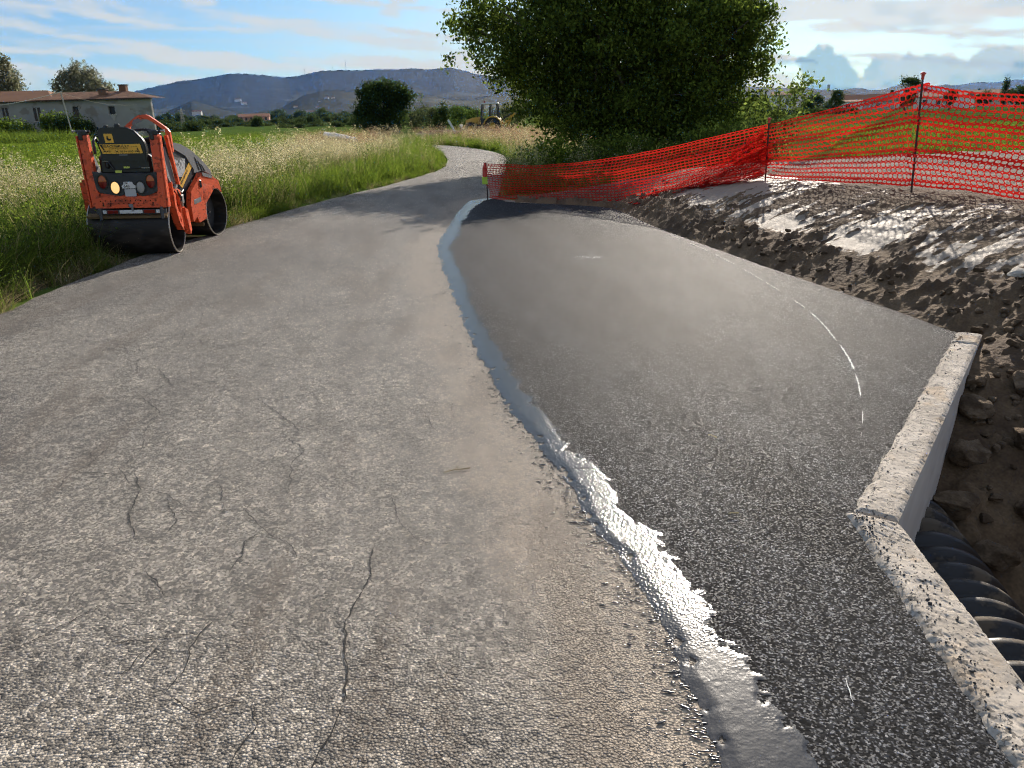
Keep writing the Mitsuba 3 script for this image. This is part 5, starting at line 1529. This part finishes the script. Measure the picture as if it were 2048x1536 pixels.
sg = part('sign_plate', face_plate(Polygon([(-.165, 1.40), (.315, 1.405), (.335, 1.295), (-.135, 1.29)]), -.4165, .008), 'm_sign')
tag(sg, 'yellow company sign plate')
for txt, x, z, h_, w_ in (('GIACOMULLI', -.14, 1.366, .026, .32), ('s.r.l.', .20, 1.368, .016, .08), ('COSTRUZIONI EDILI', -.05, 1.345, .011, .22), ('PRATO', -.12, 1.308, .019, .085), ('Tel. 0574 622 250', .00, 1.308, .019, .30)):
    mt = meshkit.text_mesh(txt, h_, .002, bold=h_ > .018)
    mt.apply_scale([w_ / (mt.bounds[1, 0] - mt.bounds[0, 0]), 1, 1])
    mt.apply_transform(XZ)
    mt.apply_translation([x, -.418, z])
    part('lettering', mt, 'm_print', parent=sg, smooth=False)
mt = cat([face_plate(Polygon([(-.155, 1.395), (-.13, 1.398), (-.118, 1.36), (-.105, 1.34), (-.112, 1.315), (-.125, 1.30), (-.118, 1.33), (-.135, 1.36)]), -.4185, .003), face_plate(Polygon([(.27, 1.355), (.282, 1.36), (.288, 1.335), (.298, 1.315), (.292, 1.297), (.28, 1.32)]), -.4185, .003)])
part('emblem', mt, 'm_print', parent=sg, smooth=False)
part('plate_label', box((.10, -.408, 1.275), (.10, .004, .014)), 'm_grey', parent=sb)
# roll-over posts with their folded hinges
for s, x0, x1 in ((-1, -.345, -.315), (1, .485, .475)):
    pk_ = part('roll_post', cat([hull([(x0 - .05, -.40, 1.53), (x0 + .05, -.40, 1.53), (x0 - .05, -.31, 1.53), (x0 + .05, -.31, 1.53), (x1 - .05, -.41, .66), (x1 + .05, -.41, .66), (x1 - .05, -.31, .66), (x1 + .05, -.31, .66)])]), 'm_orange')
    part('post_flange', hull([(x0 + s * .06, -.415, 1.50), (x0 + s * .075, -.415, 1.50), (x1 + s * .06, -.425, .64), (x1 + s * .075, -.425, .64), (x0 + s * .06, -.33, 1.50), (x1 + s * .06, -.33, .64), (x0 + s * .075, -.33, 1.50), (x1 + s * .075, -.33, .64)]), 'm_orange', parent=pk_)
    part('hinge', cat([box((x0, -.36, 1.535), (.11, .10, .06), .012), box((x0 - .02, -.40, 1.50), (.05, .04, .10), .01), lathe([(.0001, -.08), (.02, -.08), (.02, .08), (.0001, .08)], 10).apply_translation([x0, -.35, 1.55])]), 'm_black', parent=pk_)
    part('hinge_pin', lathe([(.0001, s * .05), (.012, s * .05), (.012, s * .11), (.02, s * .11), (.02, s * .125), (.0001, s * .125)], 10).apply_translation([x0, -.355, 1.555]), 'm_bright_steel', parent=pk_)
    # folded upper hoop leg hanging beside the post
    part('folded_leg', hull([(x0 + s * .075, -.24, 1.50), (x0 + s * .115, -.24, 1.50), (x0 + s * .075, -.18, 1.50), (x0 + s * .115, -.18, 1.50), (x1 + s * .075, .03, .88), (x1 + s * .115, .03, .88), (x1 + s * .075, .09, .88), (x1 + s * .115, .09, .88)]), 'm_orange')
# grey wings beside the seat
for s, xx in ((-1, -.30), (1, .455)):
    wg = Polygon([(-.28, 1.34), (-.20, 1.36), (-.02, 1.12), (.10, .93), (.13, .84), (.02, .82), (-.15, .90), (-.26, 1.0)])
    part('side_wing', side_plate(wg, xx + s * .045, xx + s * .085), 'm_grey', smooth=30)
part('grab_hoop', tube([(.43, -.12, 1.30), (.44, -.12, 1.44), (.44, -.06, 1.50), (.44, .02, 1.51), (.44, .10, 1.46), (.45, .20, 1.28), (.47, .33, .98), (.48, .38, .78)], .020, 10), 'm_black', smooth=60)
part('grab_hoop', tube([(-.33, -.12, 1.28), (-.34, -.10, 1.42), (-.34, -.02, 1.47), (-.34, .08, 1.40), (-.33, .16, 1.2)], .018, 10), 'm_black', smooth=60)
# orange yoke carrying the drum on the right (and its twin on the left)
for s in (-1, 1):
    yk = Polygon([(-.17, .97), (.02, .93), (.10, .82), (.22, .80), (.30, .62), (.40, .42), (.42, .25), (.33, .20), (.22, .33), (.12, .30), (-.02, .42), (-.12, .62), (-.16, .80)])
    yk = yk.difference(Polygon([(.0, .80), (.10, .74), (.16, .60), (.14, .50), (.06, .52), (.0, .62)])).difference(Polygon([(.05, .44), (.13, .42), (.10, .35)]))
    yo = part('drum_yoke', side_plate(yk, s * .515 - .018, s * .515 + .018), 'm_orange')
    part('yoke_edge', cat([side_plate(Polygon([(-.16, .93), (-.13, .93), (-.09, .60), (.01, .42), (.13, .28), (.10, .28), (-.03, .40), (-.13, .60)]), s * .515 - .05, s * .515 + .035)]), 'm_orange', parent=yo)
    part('step', side_plate(Polygon([(.22, .56), (.36, .52), (.42, .24), (.34, .19), (.26, .40)]), s * .54 - .02, s * .54 + .03), 'm_orange', parent=yo)
    part('bolt', cat([lathe([(.0001, s * .56), (.013, s * .56), (.013, s * .53)], 8).apply_translation([0, a, b]) for a, b in ((-.10, .88), (-.09, .80), (.30, .46), (.33, .37))]), 'm_black', parent=yo)
part('hydraulic_hose', tube([(.49, .02, .82), (.53, .10, .80), (.55, .17, .70), (.54, .22, .60), (.50, .26, .55)], .013, 8), 'm_black', smooth=60)
part('hose_fitting', tube([(.545, .18, .66), (.54, .23, .58)], .018, 8), 'm_bright_steel', smooth=60)
part('maker_label', box((.537, -.10, .90), (.004, .07, .07)), 'm_sign')
part('rear_frame', cat([box((.08, -.05, .80), (.80, .50, .22), .03), box((.05, .30, .60), (.45, .50, .30), .04), box((.09, -.05, 1.0), (.62, .4, .2), .03)]), 'm_plastic')
part('steering_console', cat([box((.10, .42, 1.18), (.40, .16, .40), .04), hull([(-.1, .42, 1.36), (.3, .42, 1.36), (-.1, .28, 1.46), (.3, .28, 1.46), (-.1, .50, 1.40), (.3, .50, 1.40)])]), 'm_plastic')
th = np.linspace(0, 2 * np.pi, 25)
part('steering_wheel', tube(np.stack([.12 + .19 * np.cos(th), .26 + .17 * np.sin(th), 1.50 + .06 * np.sin(th)], 1), .016, 8, False), 'm_black', smooth=60)
# handrail hoop over the console
hoop = [(.46, .35, 1.28), (.455, .35, 1.53), (.43, .35, 1.57), (.25, .35, 1.705), (.21, .35, 1.72), (.13, .35, 1.715), (.08, .35, 1.69), (-.04, .35, 1.60), (-.05, .35, 1.40)]
part('guard_hoop', cat([hull([(a[0] - .0, a[1] - .03, a[2] - .028), (a[0], a[1] + .03, a[2] - .028), (a[0], a[1] - .03, a[2] + .028), (a[0], a[1] + .03, a[2] + .028), (b[0], b[1] - .03, b[2] - .028), (b[0], b[1] + .03, b[2] - .028), (b[0], b[1] - .03, b[2] + .028), (b[0], b[1] + .03, b[2] + .028), (a[0] + .03, a[1] - .03, a[2]), (a[0] - .03, a[1] - .03, a[2]), (b[0] + .03, b[1] - .03, b[2]), (b[0] - .03, b[1] - .03, b[2]), (a[0] + .03, a[1] + .03, a[2]), (a[0] - .03, a[1] + .03, a[2]), (b[0] + .03, b[1] + .03, b[2]), (b[0] - .03, b[1] + .03, b[2])]) for a, b in zip(hoop[:-1], hoop[1:])]), 'm_orange', smooth=40)
part('lamp_bracket', hull([(.16, .31, 1.66), (.03, .31, 1.62), (.06, .31, 1.68), (.13, .31, 1.70), (.16, .29, 1.66), (.03, .29, 1.62), (.06, .29, 1.68), (.13, .29, 1.70)]), 'm_grey')
part('lock_box', box((.50, .36, .66), (.05, .10, .12), .01), 'm_grey')
part('lever', cat([tube([(.47, .33, .80), (.50, .42, .74), (.49, .56, .77)], .010, 6)]), 'm_bright_steel', smooth=60)
# --- front unit, local y measured from its drum axle
hoodp = Polygon([(-1.02, 1.40), (-.70, 1.36), (-.42, 1.26), (-.12, 1.10), (.10, .95), (.12, .88), (-.16, .97), (-.42, .95), (-.42, 1.0), (-.62, 1.20), (-1.0, 1.33)])
FX = .415
hd_ = part('hood', cat([side_plate(Polygon([(-1.05, 1.385), (-.70, 1.345), (-.42, 1.24), (-.12, 1.08), (.10, .93), (.12, .80), (-1.05, .80)]), -FX + .03, FX - .03)]), 'm_grey_dark', FRONT)
for s in (-1, 1):
    part('hood_rail', side_plate(hoodp, s * FX - .02, s * FX + .02), 'm_grey', FRONT, hd_)
    blk = Polygon([(-1.02, 1.31), (-.97, 1.335), (-.68, 1.25), (-.45, 1.10), (-.36, .98), (-.55, .83), (-.74, .72), (-.98, .74)])
    sp = part('side_panel', side_plate(blk, s * (FX - .005) - .012, s * (FX - .005) + .012), 'm_plastic', FRONT)
    part('poster', side_plate(Polygon([(-.92, 1.20), (-.62, 1.16), (-.70, .92), (-.95, .93)]), s * (FX + .0095) - .002, s * (FX + .0095) + .002), 'm_paper', FRONT, sp)
    stp = Polygon([(-.53, 1.10), (-.44, 1.045), (-.82, .775), (-.90, .835)])
    st_ = part('yellow_sticker', side_plate(stp, s * (FX + .011) - .002, s * (FX + .011) + .002), 'm_sign', FRONT, sp)
    part('vent_grille', cat([side_plate(Polygon([(-.37 + k * .085, 1.17 - k * .055), (-.325 + k * .085, 1.145 - k * .055), (-.245 + k * .085, .975 - k * .01), (-.29 + k * .085, .985 - k * .01)]), s * (FX + .018) - .004, s * (FX + .018) + .006) for k in range(3)]), 'm_black', FRONT, hd_)
    bod = Polygon([(-.74, .72), (-.50, .86), (-.36, .95), (-.10, .90), (.16, .80), (.20, .70), (.22, .62), (.10, .69), (-.10, .70), (-.26, .62), (-.36, .48), (-.37, .30), (-.52, .28), (-.60, .27), (-.66, .36), (-.78, .30), (-.80, .55)])
    bd = part('body_side', side_plate(bod, s * .475 - .035, s * .475 + .035), 'm_orange', FRONT)
    part('body_cap', side_plate(Polygon([(-.36, .955), (-.10, .905), (-.05, .86), (-.10, .855), (-.34, .90)]), s * .475 - .045, s * .475 + .045), 'm_grey', FRONT, bd)
    part('body_corner', hull([(s * .44, -.36, .94), (s * .51, -.36, .80), (s * .44, -.08, .87), (s * .49, .14, .77), (s * .44, -.60, .60), (s * .512, -.40, .60), (s * .51, -.36, .50), (s * .44, .18, .70), (s * .515, -.25, .66), (s * .512, -.05, .74)]), 'm_orange', FRONT, bd)
    part('badge', side_plate(Polygon([(-.70, .60), (-.48, .62), (-.48, .555), (-.70, .535)]), s * .511 - .002, s * .511 + .002), 'm_grey', FRONT, bd)
    part('latch', cat([box((s * .50, -.44, .80), (.05, .05, .11), .012)]), 'm_black', FRONT, bd)
    part('front_scraper', box((s * .30, -.40, .22), (.34, .04, .06), .008, rx=.3), 'm_mudbar', FRONT)
for s, dx in ((1, 0.0),):
    mt = meshkit.text_mesh('GIACOMULLI', .030, .002, bold=True)
    mt.apply_scale([.30 / (mt.bounds[1, 0] - mt.bounds[0, 0]), 1, 1])
    R_ = trimesh.transformations.rotation_matrix(math.radians(35.5), [0, 0, 1])
    mt.apply_transform(R_)
    mt.apply_transform(YZ)
    mt.apply_translation([FX + .0135, -.845, .815])
    part('lettering', mt, 'm_print', FRONT, sp, smooth=False)
part('front_core', cat([box((0, -.45, .62), (.80, .85, .42), .03), box((0, -.70, .45), (.5, .5, .3), .04), box((0, .12, .83), (.84, .14, .16), .03)]), 'm_plastic', FRONT)
part('articulation_joint', cat([lathe([(.0001, -.2), (.10, -.2), (.10, .2), (.0001, .2)], 16, 'z').apply_translation([0, .82, .45]), box((0, .70, .45), (.3, .3, .12), .02)]), 'm_black')

# ------------------------------------------------------------------ yellow digger far down the road
P('m_yellow', proc(lambda p, n, uv: mix((0.42, 0.24, 0.03), (0.58, 0.34, 0.05), fbm(p.x * 3, p.y * 3, p.z * 3, 4))), 0.5)
P('m_tyre', (0.022, 0.021, 0.020), 0.85)
scene['m_cab_glass'] = {'type': 'thindielectric', 'int_ior': 1.5}
P('m_cab_frame', (0.02, 0.022, 0.022), 0.5)
DIG = T().translate([-1.15, 70, float(ground_z(-1.15, 70))]).rotate([0, 0, 1], -4)
dg = thing('backhoe_loader', 'yellow backhoe loader with a glazed cab standing beyond the bend of the road', 'digger')
pt = lambda name, mesh, m, parent=None, smooth=30: add(name, mesh, m, parent or dg, smooth=smooth, to_world=DIG)


def wheel(x, y, r, w):
    k = pt('wheel', lathe([(r * .42, -w / 2), (r * .86, -w / 2), (r * .97, -w * .40), (r, -w * .25), (r, w * .25), (r * .97, w * .40), (r * .86, w / 2), (r * .42, w / 2)], 28, 'y').apply_translation([x, y, r]), 'm_tyre', smooth=40)
    pt('hub', lathe([(.0001, -w * .3), (r * .25, -w * .3), (r * .43, -w * .48), (r * .43, w * .48), (r * .25, w * .3), (.0001, w * .3)], 20, 'y').apply_translation([x, y, r]), 'm_yellow', k, smooth=40)
    pt('tread_lug', cat([box((x + (r + .01) * math.cos(a), y + sgn * w * .22, r + (r + .01) * math.sin(a)), (.05, w * .46, .05), ry=-a) for q, a in enumerate(np.linspace(0, 2 * np.pi, 22, endpoint=False)) for sgn in ((-1,) if q % 2 else (1,))]), 'm_tyre', k, smooth=False)


for y in (-.85, .85):
    wheel(-1.75, y, .50, .36)
    wheel(.15, y, .66, .44)
    pt('fender', side_plate(Polygon([(.15 + 0.80 * math.cos(a), .66 + .80 * math.sin(a)) for a in np.linspace(.1, np.pi - .2, 14)] + [(.15 + .72 * math.cos(a), .66 + .72 * math.sin(a)) for a in np.linspace(np.pi - .2, .1, 14)]).buffer(.015), -.24, .24).apply_transform(np.array([[0, 1, 0, 0], [1, 0, 0, 0], [0, 0, 1, 0], [0, 0, 0, 1.0]])).apply_translation([0, y, 0]), 'm_yellow', smooth=40)
pt('chassis', cat([box((-.5, 0, .62), (3.2, .8, .34), .04)]), 'm_cab_frame')
pt('engine_hood', cat([hull([(-2.25, -.42, .80), (-2.25, .42, .80), (-2.2, -.38, 1.18), (-2.2, .38, 1.18), (-1.0, -.45, .80), (-1.0, .45, .80), (-1.0, -.42, 1.42), (-1.0, .42, 1.42), (-1.6, -.42, 1.36), (-1.6, .42, 1.36)])]), 'm_yellow')
pt('exhaust', tube([(-1.25, .2, 1.3), (-1.25, .2, 1.95), (-1.3, .2, 2.03)], .045, 8), 'm_cab_frame', smooth=60)
cab = pt('cab', cat([box((-.1, 0, .98), (1.55, 1.4, .42), .03)] + [hull([(a + i, y + j, 1.15) for i in (-.06, .06) for j in (-.05, .05)] + [(b + i, y + j, 2.42) for i in (-.06, .06) for j in (-.05, .05)]) for a, b in ((-.86, -.72), (-.12, -.05), (.62, .52)) for y in (-.68, .68)] + [box((-.1, y, 1.22), (1.5, .07, .10)) for y in (-.68, .68)]), 'm_cab_frame')
pt('roof', box((-.1, 0, 2.46), (1.46, 1.5, .13), .04), 'm_label', cab)
for y in (-.66, .66):
    for a, b, c, d in ((-.83, -.14, -.70, -.08), (-.10, .60, -.03, .50)):
        v = np.array([[a, y, 1.26], [b, y, 1.26], [d, y, 2.38], [c, y, 2.38]])
        pt('side_window', (v, np.array([[0, 1, 2], [0, 2, 3]])), 'm_cab_glass', cab, smooth=False)
for a, b in ((-.84, -.71), (.62, .52)):
    v = np.array([[a, -.64, 1.26], [a, .64, 1.26], [b, .64, 2.38], [b, -.64, 2.38]])
    pt('windscreen', (v, np.array([[0, 1, 2], [0, 2, 3]])), 'm_cab_glass', cab, smooth=False)
pt('driver_seat', cat([box((.05, 0, 1.35), (.5, .5, .16), .05), box((.28, 0, 1.65), (.14, .48, .6), .05)]), 'm_cab_frame', cab)
pt('beacon', lathe([(.0001, .17), (.05, .16), (.065, .06), (.065, 0), (.0001, 0)], 12, 'z').apply_translation([-.55, -.2, 2.52]), 'm_red_lens', cab, smooth=50)
pt('loader_arm', cat([hull([(-1.1, y - .05, 1.05), (-1.1, y + .05, 1.05), (-1.0, y - .05, 1.22), (-1.0, y + .05, 1.22), (-2.5, y - .05, .55), (-2.5, y + .05, .55), (-2.45, y - .05, .72), (-2.45, y + .05, .72)]) for y in (-.55, .55)]), 'm_yellow')
pt('loader_bucket', side_plate(Polygon([(-3.25, .12), (-2.6, .12), (-2.5, .45), (-2.65, .85), (-2.75, .85), (-2.65, .5), (-2.75, .22), (-3.25, .18)]), -1.0, 1.0).apply_transform(np.array([[0, 1, 0, 0], [1, 0, 0, 0], [0, 0, 1, 0], [0, 0, 0, 1.0]])), 'm_grey_dark')
bm = Polygon([(.85, .75), (1.05, .70), (2.05, 1.50), (1.98, 1.68), (1.80, 1.62)]).difference(unary_union([Point(1.15 + k * .2, .93 + k * .165).buffer(.045) for k in range(5)]))
sw = np.array([[0, 1, 0, 0], [1, 0, 0, 0], [0, 0, 1, 0], [0, 0, 0, 1.0]])
pt('boom', cat([face_plate(bm, -.16, .05), face_plate(bm, .11, .05), box((1.55, 0, 1.22), (.8, .18, .10), .01, ry=-.68)]), 'm_yellow')
pt('dipper_arm', cat([hull([(1.95, y, 1.62) for y in (-.08, .08)] + [(1.75, y, 1.60) for y in (-.08, .08)] + [(1.25, y, .55) for y in (-.08, .08)] + [(1.42, y, .52) for y in (-.08, .08)])]), 'm_yellow')
pt('boom_cylinder', tube([(.75, 0, 1.0), (1.2, 0, 1.35), (1.75, 0, 1.62)], [.07, .06, .04], 8), 'm_cab_frame', smooth=50)
pt('digging_bucket', hull([(1.1, y, .5) for y in (-.25, .25)] + [(1.5, y, .5) for y in (-.25, .25)] + [(1.5, y, .15) for y in (-.25, .25)] + [(1.2, y, .1) for y in (-.25, .25)]), 'm_grey_dark')
pt('stabiliser', cat([tube([(.85, y, .8), (.95, y * 1.5, .05)], .06, 6) for y in (-.7, .7)]), 'm_yellow')

# ------------------------------------------------------------------ loose things
hp = trimesh.creation.icosphere(subdivisions=4)
v = np.array(hp.vertices)
v = v * [2.6, 1.4, .55] * (1 + .5 * (meshkit.fbm(v * 2.5, 4, 3) - .5))[:, None]
scene['rubble_heap'] = {**mikit.ply(trimesh.Trimesh(v, hp.faces, process=False), 'm_clod', smooth=60), 'to_world': T().translate([-5.3, 66, -.05])}
tag('rubble_heap', 'low dark heap of earth and rubble between the road and the digger', 'heap')
scene['concrete_slab'] = {**mikit.ply(box((0, 0, 0), (1.6, .5, .22), .02), 'm_concrete'), 'to_world': T().translate([-6.1, 62.5, .25]).rotate([0, 0, 1], 6)}
tag('concrete_slab', 'pale concrete slab lying in front of the rubble heap', 'slab')
scene['marker_board'] = {**mikit.ply(box((0, 0, .55), (.16, .05, 1.1), .01, ry=-.5), 'm_label'), 'to_world': T().translate([-4.3, 65, .25])}
tag('marker_board', 'slanting pale board standing out of the rubble heap', 'board')
U_, V_ = np.meshgrid(np.linspace(0, 1, 28), np.linspace(0, 1, 10), indexing='ij')
sx_ = np.stack([-8.6 + 1.5 * U_, 38.2 + .9 * V_, .98 - .32 * U_ ** 1.5 - .5 * (V_ - .4) ** 2 * 2 + .10 * fb(U_ * 7, V_ * 4, 3, 5)], -1).reshape(-1, 3)
q = np.array([[i * 10 + j, (i + 1) * 10 + j, (i + 1) * 10 + j + 1, i * 10 + j + 1] for i in range(27) for j in range(9)])
P('m_sheet', (0.60, 0.60, 0.58), 0.35)
add('plastic_sheet', trimesh.Trimesh(sx_, np.vstack([q[:, [0, 1, 2]], q[:, [0, 2, 3]]]), process=False), 'm_sheet', smooth=60)
tag('plastic_sheet', 'pale plastic sheet lying over the tall dry grass left of the field tree', 'plastic sheet')
lf = blades(np.random.default_rng(3), 5, (.35, .6), (.03, .045), .03, (.3, .9), G_FRESH, 5, .8)
scene['green_leaf'] = {**mikit.ply((lf[0], lf[1]), 'm_blade', color=np.clip(lf[2], 0, .9)), 'to_world': T().translate([1.72, 1.95, -.62])}
tag('green_leaf', 'green grass tuft growing up out of the dark pit beside the wall', 'plant')
rt = np.random.default_rng(31)
for lab, x, y, ln, a in (('dry twig lying on the old road beside the bitumen seal', -.28, 3.42, .13, 25), ('yellow straw lying on the fresh asphalt, the farther of two', 1.05, 3.72, .05, -40), ('yellow straw lying on the fresh asphalt, the nearer of two', .93, 2.9, .045, 10)):
    p_ = np.stack([np.linspace(-ln / 2, ln / 2, 6), .08 * ln * np.sin(np.linspace(0, 5, 6)), 0 * np.zeros(6)], 1)
    ms = [tube(p_, .0022, 5)]
    if ln > .1:
        ms += [tube([p_[2], p_[2] + [.03, .018, .004]], .0014, 4), tube([p_[3], p_[3] + [.03, -.014, .003]], .0014, 4)]
    z = float(surf(np.array([x]), np.array([y]))[0]) + (.008 if x < 0 else .022)
    k = numbered('twig' if ln > .1 else 'straw')
    P('m_straw', (0.36, 0.28, 0.13), 0.8) if 'm_straw' not in scene else None
    scene[k] = {**mikit.ply(cat(ms), 'm_straw'), 'to_world': T().translate([x, y, z]).rotate([0, 0, 1], a)}
    tag(k, lab, 'twig' if ln > .1 else 'straw')

# ------------------------------------------------------------------ the air
scene['haze_air'] = {'type': 'homogeneous', 'albedo': {'type': 'rgb', 'value': [0.93, 0.95, 0.97]}, 'sigma_t': {'type': 'rgb', 'value': [0.22e-5, 1.35e-5, 4.5e-5]}}
scene['haze'] = {'type': 'cube', 'bsdf': {'type': 'null'}, 'interior': {'type': 'ref', 'id': 'haze_air'}, 'to_world': T().translate([0, 0, 190]).scale([17000, 17000, 200])}
tag('haze', 'thin blue haze over the plain and the hills', kind='stuff')
